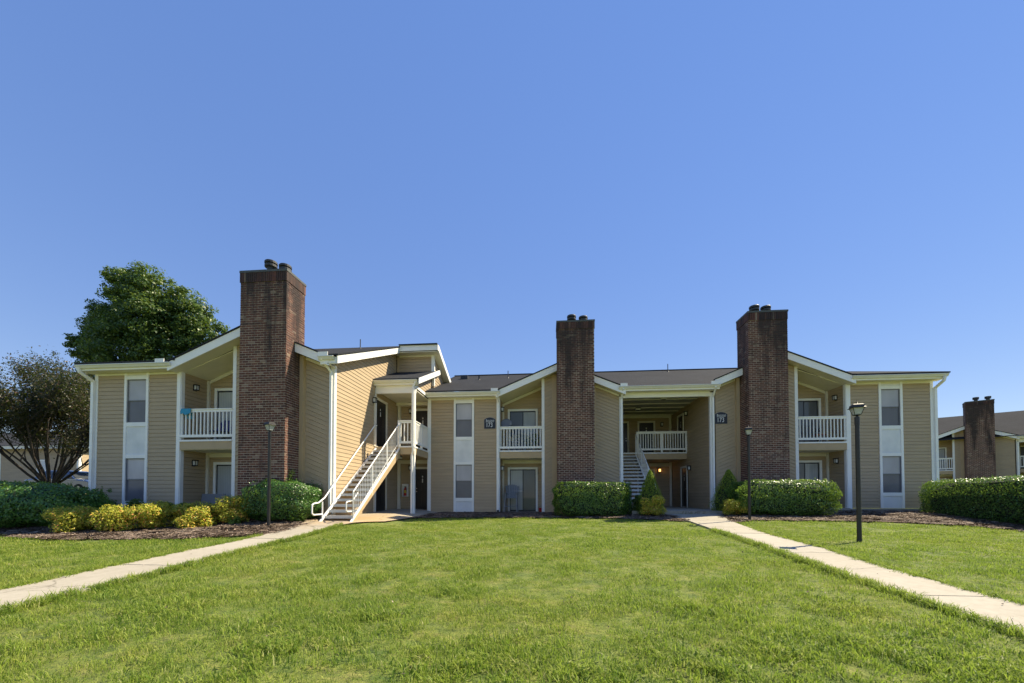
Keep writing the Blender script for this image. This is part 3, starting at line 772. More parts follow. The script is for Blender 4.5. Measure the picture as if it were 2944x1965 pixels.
# canopy zone
siding(ow, TX, quad(16.98, DY0 - .1, zl, 4.7), 0, 0, zl); siding(ow, TX, quad(DY1 + .1, 19.55, zl, 4.7), 0, 1, zl)
siding(ow, TX, quad(DY0 - .1, DY1 + .1, 1.45, 2.1), 0, 0, zl); siding(ow, TX, quad(DY0 - .1, DY1 + .1, 4.38, 4.7), 0, 0, zl)
siding(ow, TX, [(16.86, 4.95), (19.3, 6.05), (19.3, topE(19.3)), (16.86, topE(16.86))], 0, 5, zl)
trim(B, TX, 16.86, zl + .1, 16.98, 4.75, d=.03, name='corner_board')
door(B, TX, DY0, DY1, 2.18, 2.1); door(B, TX, DY0, DY1, -.74, 2.1)
wall_lamp(B, TX, DY0 - .2, 4.15)
# rake on the sunlit side
ye = 13.05
def rk(y, off=0): return zl + 5.70 + SLr * (y - ye) + off
MB().yz([(ye, rk(ye)), (18.75, rk(18.75)), (18.75, rk(18.75) - .27), (ye, rk(ye) - .27)], -7.22, -7.18).build('rake_board', 'white', B)
MB().yz([(ye, rk(ye) - .27), (18.75, rk(18.75) - .27), (18.75, rk(18.75) - .24), (ye, rk(ye) - .24)], XE + .0, -7.22).build('soffit', 'cream', B)
gutter(B, -7.85, -7.3, YL - .432, zl + 5.68)
MB().box(-7.82, YL - .43, zl + 5.42, -7.24, YL - .40, zl + 5.66).build('fascia_board', 'white', B)
splash(B, -7.85, -7.5, YL - .5, zl + 5.68)
downspout(B, [(-7.75, YL - .5, zl + 5.6), (-7.62, YL - .09, zl + 5.25), (-7.62, YL - .09, zl - .05)], .08)
# left unit roof: front slope, back slope, hip at the outer end
lr = 19.0; lz = zl + 5.68 + SLr * (lr - 13.0)
slab_roof(B, [pl(x, y, zl + 5.70, 13.0, SLr) for x, y in [(-13.3, 13.0), (-10.5, 15.95), (-7.66, 13.0), (-7.15, 13.0), (-7.15, lr), (-13.3, lr)]])
slab_roof(B, [(-12.5, lr, lz), (-5.35, lr, lz), (-5.35, 25.0, lz - SLr * 6), (-12.5, 25.0, lz - SLr * 6)])
th_ = 5.8
slab_roof(B, [(-17.2, 13.0, zl + 5.68), (-13.5, 13.0, zl + 5.68), (-11.8, 18.8, zl + 5.68 + .335 * 5.8), (-17.2 + th_, 18.8, zl + 5.68 + .335 * th_)])
slab_roof(B, [(-17.2, 13.0, zl + 5.68), (-17.2, 24.6, zl + 5.68), (-17.2 + th_, 18.8, zl + 5.68 + .335 * th_)])
MB().box(-16.9, 24.3, zl, -5.7, 24.4, zl + 5.5).build('wall', 'siding', B)
vent_pipe(B, -8.6, 17.6, zl + 5.72 + SLr * 4.6, .45, .022)

# stair tower wall above the canopy
YT = 19.3; XT = -5.62
swall(B, TY(YT), rect(-7.5, 5.6, XT - .12, 7.0), 0, 2, 0)
trim(B, TY(YT), -7.5, 5.8, -7.38, 7.02, d=.02, mat='tanpaint'); trim(B, TY(YT), XT - .12, 5.8, XT, 7.02, d=.03, name='corner_board')
trim(B, TY(YT), -7.38, 6.93, XT - .12, 7.02, d=.03, name='frieze_board', mat='cream')
MB().box(-7.2, 18.76, lz - .27, -5.3, 18.8, lz - .01).build('fascia_board', 'white', B)
MB().box(-7.5, 18.8, 7.0, -5.34, YT + .02, 7.03).build('soffit', 'cream', B)
slab_roof(B, [(-7.2, 18.68, lz - .01), (-5.3, 18.68, lz - .01), (-5.3, lr, lz), (-7.2, lr, lz)])
# right-hand side wall of the tower and canopy
TR = TXp(XT)
bz = lambda y: lz - .28 - SLr * max(0, y - lr)
swall(B, TR, [(YT - .0, 5.45), (22.6, 6.6), (22.6, bz(22.6)), (YT, 7.02)] if bz(22.6) > 6.6 else [(YT, 5.3), (21.9, 6.45 - .45), (21.9, bz(21.9)), (YT, 7.02)], 0, 2, 0)
trim(B, TR, YT - .024, 5.45, YT + .1, 7.02, d=.03, name='corner_board')
MB().yz([(18.76, lz + .0), (lr, lz + .0), (22.6, lz - SLr * 3.6), (22.6, lz - SLr * 3.6 - .26), (lr, lz - .26), (18.76, lz - .26)], -5.32, -5.28).build('rake_board', 'white', B)
MB().yz([(lr, lz - .26), (22.6, lz - SLr * 3.6 - .26), (22.6, lz - SLr * 3.6 - .23), (lr, lz - .23)], XT + .02, -5.32).build('soffit', 'cream', B)

# --- canopy over the upper landing
XR = -5.75
cy = 16.72
slab_roof(B, [(-7.85, cy - .12, 5.02), (-5.5, cy - .12, 5.02), (-5.5, YT, 5.02 + SL * (YT - cy + .12)), (-7.55, YT, 5.02 + SL * (YT - cy + .12))], name='canopy_roof')
MB().box(-7.8, cy - .0, 4.82, -5.58, cy + .03, 5.0).build('fascia_board', 'white', B)
gutter(B, -7.8, -5.58, cy - .002, 5.02)
MB().box(-7.52, 16.86, 4.5, -5.72, 16.98, 4.84).build('header_beam', 'white', B)
MB().box(-7.52, 16.98, 4.64, XR, 19.55, 4.67).build('canopy_ceiling', 'cream', B)
MB().box(-7.5, 19.2, 4.5, XR, 19.5, 4.64).build('header_beam', 'cream', B)
MB().box(-7.8, cy + .03, 4.83, -5.58, 16.9, 4.85).build('soffit', 'cream', B)
MB().yz([(cy - .12, 5.06), (20.0, 5.06 + SL * 3.4), (20.0, 5.06 + SL * 3.4 - .25), (cy - .12, 4.81)], -5.52, -5.48).build('rake_board', 'white', B)
TRc = TXp(XR)
swall(B, TRc, [(16.9, 4.84), (18.55, 4.84), (YT + .6, 5.5), (YT + .6, 5.0 + SL * 3.1), (16.9, 4.88)], 0, 2, 0)
MB().box(XR - .0, 16.86, 4.72, XR + .04, 18.6, 4.84).build('trim_board', 'white', B)
MB().yz([(18.55, 4.78), (20.3, 5.52), (20.3, 5.66), (18.55, 4.92)], XR + .02, XR + .06).build('trim_board', 'white', B)
trim(B, TRc, 20.16, 5.5, 20.28, 6.2, d=.05, name='corner_board')
# landing back wall with doors
swall(B, TY(19.55), rect(-7.5, -.75, -5.76, 4.66), 0, 1, zc)
for zf in (-.75, 2.17): door(B, TY(19.48), -6.6, -5.86, zf, 2.1, 0, .08)
MB().box(-7.5, 19.4, -.75, -7.36, 19.5, 4.5).build('trim_board', 'cream', B)
wall_lamp(B, TY(19.52), -6.85, 1.4); wall_lamp(B, TY(19.52), -6.85, 4.25)
MB().box(-7.36, 19.4, 1.62, -5.8, 19.5, 1.8).build('trim_board', 'cream', B)
# landing deck
dk = MB().box(-7.5, 16.75, 1.82, XR - .02, 19.5, 2.15).build('landing_deck', 'tanpaint', B)
MB().box(-6.42, 16.7, 1.8, XR, 16.748, 2.09).build('deck_fascia', 'tanpaint', dk)
MB().box(XR - .018, 16.75, 1.8, XR + .02, YC - .04, 2.09).build('deck_fascia', 'tanpaint', dk)
MB().box(-6.42, 16.66, 2.092, XR + .05, 16.748, 2.15).build('deck_edge', 'white', dk)
MB().box(XR - .015, 16.75, 2.092, XR + .05, YC - .04, 2.15).build('deck_edge', 'white', dk)
ceiling_lamp(B, -6.75, 17.6, 1.82)
railing(B, (-6.42, 16.78), (XR - .05, 16.78), 3.28, 2.28, 4, deck=2.15, endposts=(1, 0))
railing(B, (XR - .02, 16.86), (XR - .02, YC - .03), 3.28, 2.28, 15, deck=2.15, midpost=1.0)
MB().box(XR - .11, 16.76, -.95, XR + .03, 16.9, 4.8).build('porch_post', 'white', B)
downspout(B, [(-5.66, cy - .07, 4.9), (-5.76, cy - .05, 4.72), (-5.76, cy - .05, 1.95), (-5.82, 16.7, 1.75), (-5.82, 16.7, -.8)], .075)
flush_boards(B, 300)

# ================================================================== STAIRCASES
def staircase(label, x0, x1, yb, yt, zb, zt, loops, leftrail=True):
    t = thing('staircase', label, 'staircase', (x0, yb, zb))
    n = 16; run = (yt - yb) / (n - 1); rise = (zt - zb) / n
    m_ = (zt - zb) / (yt - yb)
    for sx, nm in ((x0, 0), (x1 - .05, 1)):
        st = MB().yz([(yb - .25, zb - .02), (yb - .02, zb - .02), (yt + .05, zt - .42), (yt + .05, zt - .1), (yb - .02, zb + .12)], sx, sx + .05).build('stringer', 'tanpaint', t)
        MB().yz([(yb - .28, zb - .02), (yb - .25, zb - .02), (yb - .02, zb + .121), (yt + .05, zt - .099), (yt + .05, zt - .04), (yb - .04, zb + .17)], sx - .01, sx + .06).build('stringer_cap', 'white', st)
    for k in range(n - 1):
        y = yb + k * run; z = zb + (k + 1) * rise
        tr = MB().box(x0 + .05, y, z - .045, x1 - .05, y + run + .03, z).build('tread', 'grey', t)
        MB().box(x0 + .05, y - .012, z - .09, x1 - .05, y - .001, z - .002).build('nosing', 'stairnose', tr)
    # right rail with round pickets
    xr = x1 - .02; H = .98
    def zl_(y): return zb + m_ * (y - yb)
    r = MB().tube((xr, yb - .1, zl_(yb) + H), (xr, yt, zl_(yt) + H), .023)
    r.tube((xr, yb, zl_(yb) + .2), (xr, yt, zl_(yt) + .2), .009); 
    for yy in (yb - .1, yb + (yt - yb) * .33, yb + (yt - yb) * .67, yt): r.tube((xr, yy, zl_(yy) - (.1 if yy > yb else -.12 - m_ * .1 + .1)), (xr, yy, zl_(yy) + H), .025)
    r.tube((xr, yb - .1, zb - .05), (xr, yb - .1, zb + H), .025)
    r = r.build('handrail', 'white', t)
    k = int((yt - yb) / .125)
    for i in range(1, k):
        y = yb - .1 + (yt - yb) * i / k
        MB().tube((xr, y, zl_(y) + .12), (xr, y, zl_(y) + H - .02), .009, n=5).build('picket', 'white', r)
    g = MB().path([(xr - .07, yb + .35, zl_(yb) + .95), (xr - .07, yb - .0, zl_(yb) + .68), (xr - .07, yb - .35, zl_(yb) + .66), (xr - .07, yb - .42, zl_(yb) + .62), (xr - .07, yb - .42, zl_(yb) + .38), (xr - .07, yb - .35, zl_(yb) + .34), (xr - .03, yb - .1, zl_(yb) + .34)], .022)
    if loops: g.build('grab_rail', 'white', t)
    if leftrail:
        xl = x0 + .03; H = .93
        l = MB().path([(xl, yt + .1, zl_(yt) + H), (xl, yt - .1, zl_(yt) + H - .03), (xl, yb, zl_(yb) + H - .15), (xl, yb - .35, zl_(yb) + .62), (xl, yb - .62, zl_(yb) + .6), (xl, yb - .7, zl_(yb) + .55), (xl, yb - .7, zl_(yb) + .3), (xl, yb - .62, zl_(yb) + .24), (xl, yb - .12, zl_(yb) + .24)], .024)
        l.tube((xl, yb - .12, zb - .05), (xl, yb - .12, zl_(yb) + H - .27), .024)
        l.build('handrail', 'white', t)
    return t
M['stairnose'] = plain('light_stair_nosing', (.55, .55, .52), .6)
staircase('white metal stair climbing beside the sunlit wall to the upper landing', -7.46, -6.36, 12.75, 16.7, -.84, 2.15, True)
staircase('shaded open-tread stair inside the breezeway behind the cone shrub', 3.5, 4.72, 18.0, 21.9, -.6, 2.33, False, False)

# ================================================================== TERRAIN
def sm(a, b, t):
    q = np.clip((np.asarray(t, float) - a) / (b - a), 0, 1); return q * q * (3 - 2 * q)
def gh(x, y):
    x = np.asarray(x, float); y = np.asarray(y, float)
    return (-1.376 + .032 * np.clip(y, -6, 18.2) + .12 * sm(1, 6, x) * sm(11, 17, y)
            + .12 * sm(10, 13, y) * (1 - sm(-6.5, -5.0, x)) + .75 * sm(-20, -26, x) * 0 + .75 * (1 - sm(-25, -19, x)) * sm(8, 20, y))
def ghf(x, y): return float(gh(x, y))
xs = np.concatenate([[-900, -400, -150, -90], np.arange(-62, 62.1, .8), [90, 150, 400, 900]])
ys = np.concatenate([[-300, -60, -20], np.arange(-8, 50.1, .8), [60, 80, 120, 250, 900]])
gx, gy = np.meshgrid(xs, ys, indexing='ij'); gz = gh(gx, gy) + 0.012 * np.sin(gx * 1.7 + np.cos(gy * 1.3) * 2) - .02
def grid_obj(name, gx, gy, gz, mat):
    n, k = gx.shape; v = np.stack([gx, gy, gz], -1).reshape(-1, 3)
    i = np.arange(n * k).reshape(n, k)
    f = np.stack([i[:-1, :-1], i[1:, :-1], i[1:, 1:], i[:-1, 1:]], -1).reshape(-1, 4)
    me = bpy.data.meshes.new(name); me.from_pydata(v.tolist(), [], f.tolist()); me.materials.append(M[mat])
    me.polygons.foreach_set('use_smooth', [True] * len(me.polygons))
    o = bpy.data.objects.new(name, me); C.objects.link(o); return o
o = grid_obj('lawn', gx, gy, gz, 'lawn'); o['kind'] = 'structure'

def inpoly(px, py, poly):
    ins = np.zeros(px.shape, bool); n = len(poly)
    for i in range(n):
        x1, y1 = poly[i]; x2, y2 = poly[(i + 1) % n]
        c = ((y1 > py) != (y2 > py)) & (px < (x2 - x1) * (py - y1) / (y2 - y1 + 1e-12) + x1)
        ins ^= c
    return ins
# walkway outlines (far edge, near edge)
LW = ([(-6.9, -4), (-6.95, 1), (-7.02, 4.57), (-7.16, 5.6), (-7.24, 6.65), (-7.34, 7.72), (-7.42, 9.26), (-7.55, 10.5), (-7.62, 11.6)],
      [(-5.75, -4), (-5.8, 1), (-5.92, 4.57), (-5.98, 5.6), (-6.1, 6.65), (-6.24, 7.72), (-6.3, 9.26), (-6.42, 10.5), (-6.45, 11.6)])
RW = ([(4.1, -4), (4.13, 1), (4.22, 4.0), (4.3, 5.5), (4.42, 7.15), (4.55, 8.6), (4.68, 10.2), (4.76, 12.5), (4.8, 14.5), (4.7, 16.6)],
      [(5.15, -4), (5.17, 1), (5.2, 4.0), (5.22, 5.5), (5.36, 7.15), (5.62, 8.6), (5.76, 10.2), (5.92, 12.5), (6.2, 14.5), (6.9, 16.6)])
def along(line, y):
    return float(np.interp(y, [p[1] for p in line], [p[0] for p in line]))
def walkway(name, A, Bq, y0, y1, step, phase=0):
    root = bpy.data.objects.new(name, None); C.objects.link(root); root['kind'] = 'structure'; ORG[root.name] = Vector((0, 0, 0))
    y = y0 + phase
    while y < y1 - .05:
        ya, yb = y + .009, min(y + step, y1) - .009
        ks = np.linspace(ya, yb, 6)
        L = [(along(A, k), k) for k in ks]; Rr = [(along(Bq, k), k) for k in ks]
        mb = MB(); n = len(ks)
        v = []; 
        dz = rnd.uniform(-.004, .004)
        for (x, k) in L: v.append((x, k, ghf(x, k) + .03 + dz))
        for (x, k) in Rr: v.append((x, k, ghf(x, k) + .03 + dz))
        vb = [(p[0], p[1], p[2] - .1) for p in v]
        f = [(i, i + 1, n + i + 1, n + i) for i in range(n - 1)]
        f += [(i, i + 1, 2 * n + i + 1, 2 * n + i) for i in range(n - 1)] + [(n + i, n + i + 1, 3 * n + i + 1, 3 * n + i) for i in range(n - 1)] + [(0, n, 3 * n, 2 * n), (n - 1, 2 * n - 1, 4 * n - 1, 3 * n - 1)]
        mb.raw(v + vb, f); mb.build('slab', 'concrete', root)
        y += step
    return root
walkway('left_walkway', *LW, -4, 11.6, 1.6, .55)
walkway('right_walkway', *RW, -4, 16.58, 1.5, .2)
PAD = [(-7.62, 11.6), (-6.45, 11.6), (-6.2, 12.4), (-5.6, 13.4), (-5.35, 15.2), (-5.2, 17.3), (-4.9, 18.75), (-5.76, 18.8), (-5.76, 19.5), (-7.5, 19.5), (-7.5, 13.45), (-7.9, 13.3), (-8.0, 12.7)]
def sheet(name, poly, dz, mat, kind='structure', step=.35):
    """polygon sheet following the ground"""
    import bmesh
    bm = bmesh.new(); vs = [bm.verts.new((x, y, 0)) for x, y in poly]; bm.faces.new(vs)
    xs_ = [p[0] for p in poly]; ys_ = [p[1] for p in poly]
    a = min(xs_)
    while a < max(xs_):
        bmesh.ops.bisect_plane(bm, geom=bm.verts[:] + bm.edges[:] + bm.faces[:], plane_co=(a, 0, 0), plane_no=(1, 0, 0)); a += step
    a = min(ys_)
    while a < max(ys_):
        bmesh.ops.bisect_plane(bm, geom=bm.verts[:] + bm.edges[:] + bm.faces[:], plane_co=(0, a, 0), plane_no=(0, 1, 0)); a += step
    for v in bm.verts: v.co.z = ghf(v.co.x, v.co.y) + dz
    bmesh.ops.recalc_face_normals(bm, faces=bm.faces[:])
    me = bpy.data.meshes.new(name); bm.to_mesh(me); bm.free(); me.materials.append(M[mat])
    o = bpy.data.objects.new(name, me); C.objects.link(o); o['kind'] = kind; return o
sheet('stair_pad', PAD, .034, 'concrete')
BEDL = [(-30, 11.5), (-18, 10.3), (-15.04, 9.75), (-14.2, 9.4), (-12.7, 9.0), (-11, 9.03), (-9.3, 9.3), (-8.3, 9.7), (-7.42, 10.2), (-7.56, 10.5), (-7.63, 11.6), (-8.02, 12.7), (-7.92, 13.35), (-7.7, 13.6), (-30, 13.8)]
BEDC = [(-5.38, 15.3), (-4.2, 15.7), (-2.4, 15.85), (.25, 16.0), (2.6, 15.6), (4.0, 14.7), (4.6, 14.2), (4.78, 14.6), (4.68, 16.6), (3.35, 17.2), (3.35, 18.9), (-4.88, 18.9), (-5.18, 17.3)]
BEDR = [(6.22, 14.5), (6.1, 13.75), (7.1, 14.5), (9.5, 14.45), (11.2, 14.15), (12.6, 13.4), (13.1, 12.4), (12.9, 10.8), (12.7, 8.5), (13.5, 7), (15.5, 7), (16.9, 18.9), (7.5, 18.9), (7.4, 17.2), (6.92, 16.6)]
for nm, p in (('left_mulch_bed', BEDL), ('centre_mulch_bed', BEDC), ('right_mulch_bed', BEDR)): sheet(nm, p, .016, 'mulch')
o = sheet('parking_lot', [(-60, 16.5), (-21, 16.5), (-21, 34), (-60, 34)], .012, 'asphalt', step=2)

# ================================================================== INSTANCED STUFF
def gn_scatter(name, pts, protos, mat_label, smin, smax, seed=0, tilt=.12, uneven=False):
    """one object: points that carry instances of the prototype tufts"""
    rs = np.random.RandomState(seed)
    col = bpy.data.collections.new(name + '_tufts')
    for p in protos: col.objects.link(p)
    me = bpy.data.meshes.new(name); me.vertices.add(len(pts)); me.vertices.foreach_set('co', np.asarray(pts, np.float32).ravel())
    rot = np.stack([rs.normal(0, tilt, len(pts)), rs.normal(0, tilt, len(pts)), rs.uniform(0, 6.283, len(pts))], -1).astype(np.float32)
    a = me.attributes.new('rot', 'FLOAT_VECTOR', 'POINT'); a.data.foreach_set('vector', rot.ravel())
    a = me.attributes.new('scl', 'FLOAT', 'POINT'); sv = rs.uniform(smin, smax, len(pts))
    if uneven:
        X_, Y_ = np.asarray(pts)[:, 0], np.asarray(pts)[:, 1]
        w1 = np.sin(X_ * 3.1 + 1.7 * np.sin(Y_ * 2.3)) * np.cos(Y_ * 3.7 + 1.3 * np.sin(X_ * 1.9)); w2 = np.sin(X_ * 7.3 + 2 * np.cos(Y_ * 5.1)) * np.sin(Y_ * 8.7 + X_ * 2.2)
        sv = sv * np.clip(1 + .38 * w1 + .3 * w2, .35, 1.7)
    a.data.foreach_set('value', sv.astype(np.float32))
    o = bpy.data.objects.new(name, me); C.objects.link(o)
    ng = bpy.data.node_groups.new(name, 'GeometryNodeTree')
    ng.interface.new_socket('Geometry', in_out='INPUT', socket_type='NodeSocketGeometry')
    ng.interface.new_socket('Geometry', in_out='OUTPUT', socket_type='NodeSocketGeometry')
    N = ng.nodes; gi = N.new('NodeGroupInput'); go = N.new('NodeGroupOutput')
    m2p = N.new('GeometryNodeMeshToPoints'); iop = N.new('GeometryNodeInstanceOnPoints'); ci = N.new('GeometryNodeCollectionInfo')
    ci.inputs['Collection'].default_value = col; ci.inputs['Separate Children'].default_value = True; ci.inputs['Reset Children'].default_value = True
    iop.inputs['Pick Instance'].default_value = True
    r_ = N.new('GeometryNodeInputNamedAttribute'); r_.data_type = 'FLOAT_VECTOR'; r_.inputs['Name'].default_value = 'rot'
    s_ = N.new('GeometryNodeInputNamedAttribute'); s_.data_type = 'FLOAT'; s_.inputs['Name'].default_value = 'scl'
    L = ng.links.new
    e2r = N.new('FunctionNodeEulerToRotation'); L(r_.outputs[0], e2r.inputs[0])
    L(gi.outputs[0], m2p.inputs[0]); L(m2p.outputs[0], iop.inputs['Points']); L(ci.outputs[0], iop.inputs['Instance'])
    L(e2r.outputs[0], iop.inputs['Rotation']); L(s_.outputs[0], iop.inputs['Scale']); L(iop.outputs[0], go.inputs[0])
    md = o.modifiers.new('scatter', 'NODES'); md.node_group = ng
    o['kind'] = 'stuff'
    return o
def tuft(name, n, rad, hmin, hmax, wd, mat, seed, lean=.5):
    rs = random.Random(seed); v = []; f = []
    for i in range(n):
        a = rs.uniform(0, 6.283); r_ = rad * math.sqrt(rs.random()); x, y = r_ * math.cos(a), r_ * math.sin(a)
        h_ = rs.uniform(hmin, hmax); b = rs.uniform(0, 6.283); ln = rs.uniform(.1, lean) * h_ * 1.5
        dx, dy = math.cos(b), math.sin(b); px, py = -dy * wd / 2, dx * wd / 2
        k = len(v)
        v += [(x - px, y - py, -.01), (x + px, y + py, -.01),
              (x - px * .8 + dx * ln * .3, y - py * .8 + dy * ln * .3, h_ * .55), (x + px * .8 + dx * ln * .3, y + py * .8 + dy * ln * .3, h_ * .55),
              (x + dx * ln, y + dy * ln, h_ * rs.uniform(.8, 1))]
        f += [(k, k + 1, k + 3, k + 2), (k + 2, k + 3, k + 4)]
    me = bpy.data.meshes.new(name); me.from_pydata(v, [], f); me.materials.append(M[mat])
    return bpy.data.objects.new(name, me)
WKL = LW[0] + LW[1][::-1]; WKR = RW[0] + RW[1][::-1]
rs = np.random.RandomState(3)
def lawn_pts(x0, x1, y0, y1, dens):
    n = int((x1 - x0) * (y1 - y0) * dens)
    x = rs.uniform(x0, x1, n); y = rs.uniform(y0, y1, n)
    k = (np.abs(x + .09 * y) < 1.5 * y + 4)      # region the view can reach, with margin for a side step
    x, y = x[k], y[k]
    bad = np.zeros(len(x), bool)
    for p in (WKL, WKR, PAD, BEDL, BEDC, BEDR): bad |= inpoly(x, y, p)
    bad |= (y > 18.7) & (x > -7) & (x < 17); bad |= (y > 13) & (x > -17.5) & (x < -5)
    x, y = x[~bad], y[~bad]
    return np.stack([x, y, gh(x, y) - .01], -1)
near = np.concatenate([lawn_pts(-9, 9, 1.5, 5, 85), lawn_pts(-13, 13, 5, 8, 65)])
mid = np.concatenate([lawn_pts(-18, 18, 8, 12, 40), lawn_pts(-24, 26, 12, 20, 26)])
pn = [tuft('grass_tuft', 44, .13, .014, .042, .005, 'grass', s, .9) for s in range(8)]
pm = [tuft('grass_tuft', 52, .2, .014, .036, .0075, 'grass', s + 20, .9) for s in range(6)]
gn_scatter('lawn_grass', near, pn, '', .7, 1.45, 1, .2, True)
gn_scatter('lawn_grass', mid, pm, '', .75, 1.25, 2, .1, True)
# rougher clumps and broadleaf patches in the foreground
cl = []
for (cx_, cy_, r_, n_) in ((1.9, 3.4, .5, 60), (1.2, 3.1, .5, 60), (2.6, 3.7, .8, 90), (3.2, 3.2, .7, 90), (-.6, 3.0, .5, 50), (-1.9, 4.0, .4, 30), (-2.2, 3.2, .5, 40), (-1.2, 5.0, .35, 20), (1.5, 4.6, .35, 25), (-4.2, 4.0, .4, 25), (3.2, 4.6, .6, 40), (.3, 2.9, .4, 40)):
    a = rs.uniform(0, 6.283, n_); q = r_ * 1.25 * np.abs(rs.normal(0, .62, n_)); x = cx_ + q * np.cos(a); y = cy_ + q * np.sin(a) * .7
    cl.append(np.stack([x, y, gh(x, y)], -1))
gn_scatter('tall_grass_clumps', np.concatenate(cl), [tuft('grass_clump', 30, .1, .025, .062, .009, 'grass', s + 50, 1.1) for s in range(4)], '', .7, 1.2, 5, .3)
# ragged edges along walkways
ed = []
for line, off in ((LW[0], -.03), (LW[1], .03), (RW[0], -.03), (RW[1], .03)):
    yy = rs.uniform(1.5, 12, 700); xx = np.interp(yy, [p[1] for p in line], [p[0] for p in line]) + off * .4 + rs.normal(0, .04, len(yy))
    if line is LW[0]: k = yy < 9.9; yy, xx = yy[k], xx[k]
    ed.append(np.stack([xx, yy, gh(xx, yy)], -1))
gn_scatter('walkway_edge_grass', np.concatenate(ed), [tuft('grass_clump', 22, .07, .04, .1, .007, 'grass', s + 70, .9) for s in range(4)], '', .7, 1.2, 6, .3)
lt = []
for (x0, x1, y0, y1, n_) in ((-6, 4, 2.5, 15, 260), (5.5, 14, 8, 14.5, 160), (-14, -7, 5, 9, 60), (4.3, 5.3, 3, 13, 25), (-7.1, -6.1, 4, 11, 18)):
    x = rs.uniform(x0, x1, n_); y = rs.uniform(y0, y1, n_); lt.append(np.stack([x, y, gh(x, y) + .045], -1))
def leaf_bit(name, seed):
    r_ = random.Random(seed); l_ = r_.uniform(.008, .017); v = [(-l_, 0, 0), (0, -l_ * .5, .004), (l_, 0, .006), (0, l_ * .5, .002)]
    me = bpy.data.meshes.new(name); me.from_pydata(v, [], [(0, 1, 2, 3)]); me.materials.append(M['chip']); return bpy.data.objects.new(name, me)
gn_scatter('fallen_leaves', np.concatenate(lt), [leaf_bit('fallen_leaf', s) for s in range(5)], '', .8, 1.5, 9, .4)
# mulch chips
def chips(name, n, seed):
    r_ = random.Random(seed); v = []; f = []
    for i in range(n):
        x, y = r_.uniform(-.2, .2), r_.uniform(-.2, .2); a = r_.uniform(0, 3.14); l_ = r_.uniform(.02, .07); wd = r_.uniform(.003, .011); z = r_.uniform(.0, .03); t = r_.uniform(-.012, .02)
        dx, dy = math.cos(a) * l_, math.sin(a) * l_; px, py = -math.sin(a) * wd, math.cos(a) * wd; k = len(v)
        v += [(x - dx - px, y - dy - py, z), (x - dx + px, y - dy + py, z + .004), (x + dx + px, y + dy + py, z + t + .004), (x + dx - px, y + dy - py, z + t)]
        f.append((k, k + 1, k + 2, k + 3))
    me = bpy.data.meshes.new(name); me.from_pydata(v, [], f); me.materials.append(M['chip']); return bpy.data.objects.new(name, me)
mp = []
for poly, (x0, x1, y0, y1) in ((BEDL, (-20, -7.4, 8.9, 13.4)), (BEDC, (-5.4, 4.8, 14.2, 18.7)), (BEDR, (6.1, 16.8, 7, 18.7))):
    n = int((x1 - x0) * (y1 - y0) * 26); x = rs.uniform(x0, x1, n); y = rs.uniform(y0, y1, n); k = inpoly(x, y, poly); x, y = x[k], y[k]
    mp.append(np.stack([x, y, gh(x, y) + .012], -1))
gn_scatter('mulch_chips', np.concatenate(mp), [chips('bark_chips', 60, s) for s in range(5)], '', .8, 1.3, 8, .03)

# ================================================================== PLANTS
def leaves(name, P, N, size, aspect, mat, parent=None, flat=.5, seed=0, kind=None):
    """P (n,3) positions, N (n,3) preferred normals; one rhombus leaf each"""
    r_ = np.random.RandomState(seed); n = len(P)
    Nn = N + r_.normal(0, flat, (n, 3)); Nn /= np.linalg.norm(Nn, axis=1, keepdims=True) + 1e-9
    A = np.cross(Nn, r_.normal(0, 1, (n, 3))); A /= np.linalg.norm(A, axis=1, keepdims=True) + 1e-9
    Bv = np.cross(Nn, A)
    s_ = (size * r_.uniform(.6, 1.3, n))[:, None]
    v = np.stack([P - A * s_ * .5, P + Bv * s_ * aspect * .5 + Nn * s_ * .06, P + A * s_ * .5, P - Bv * s_ * aspect * .5 + Nn * s_ * .06], 1).reshape(-1, 3)
    o_ = np.array(org(parent)); v = v - o_
    me = bpy.data.meshes.new(name); me.vertices.add(4 * n); me.vertices.foreach_set('co', v.astype(np.float32).ravel())
    me.loops.add(4 * n); me.loops.foreach_set('vertex_index', np.arange(4 * n, dtype=np.int32))
    me.polygons.add(n); me.polygons.foreach_set('loop_start', np.arange(0, 4 * n, 4, dtype=np.int32)); me.polygons.foreach_set('loop_total', np.full(n, 4, np.int32))
    me.update(calc_edges=True); me.materials.append(M[mat])
    o = bpy.data.objects.new(name, me); C.objects.link(o)
    if parent: o.parent = parent
    if kind: o['kind'] = kind
    return o
def superell(n, c, r, e, seed, zmin=-1, jit=.05, lump=.06):
    """points on a box-like superellipsoid shell"""
    q = np.random.RandomState(seed); d = q.normal(0, 1, (n * 2, 3)); d /= np.linalg.norm(d, axis=1, keepdims=True)
    # flatten distribution toward the surface of a box for high e
    k = 1.0 / (np.sum(np.abs(d) ** e, axis=1) ** (1 / e)); p = d * k[:, None]
    p = p[p[:, 2] > zmin][:n]
    lum = 1 + lump * (np.sin(p[:, 0] * 7 + seed) * np.cos(p[:, 1] * 6 + seed * 2) + .6 * np.sin(p[:, 2] * 9 + p[:, 0] * 4 + seed))
    dep = 1 - np.abs(q.normal(0, jit, len(p))) + q.uniform(0, jit * .8, len(p)) * (q.rand(len(p)) > .6)
    nn = np.sign(p) * np.abs(p) ** (e - 1); nn /= np.linalg.norm(nn, axis=1, keepdims=True) + 1e-9
    pp = p * (lum * dep)[:, None] * np.array(r) + np.array(c)
    return pp, nn
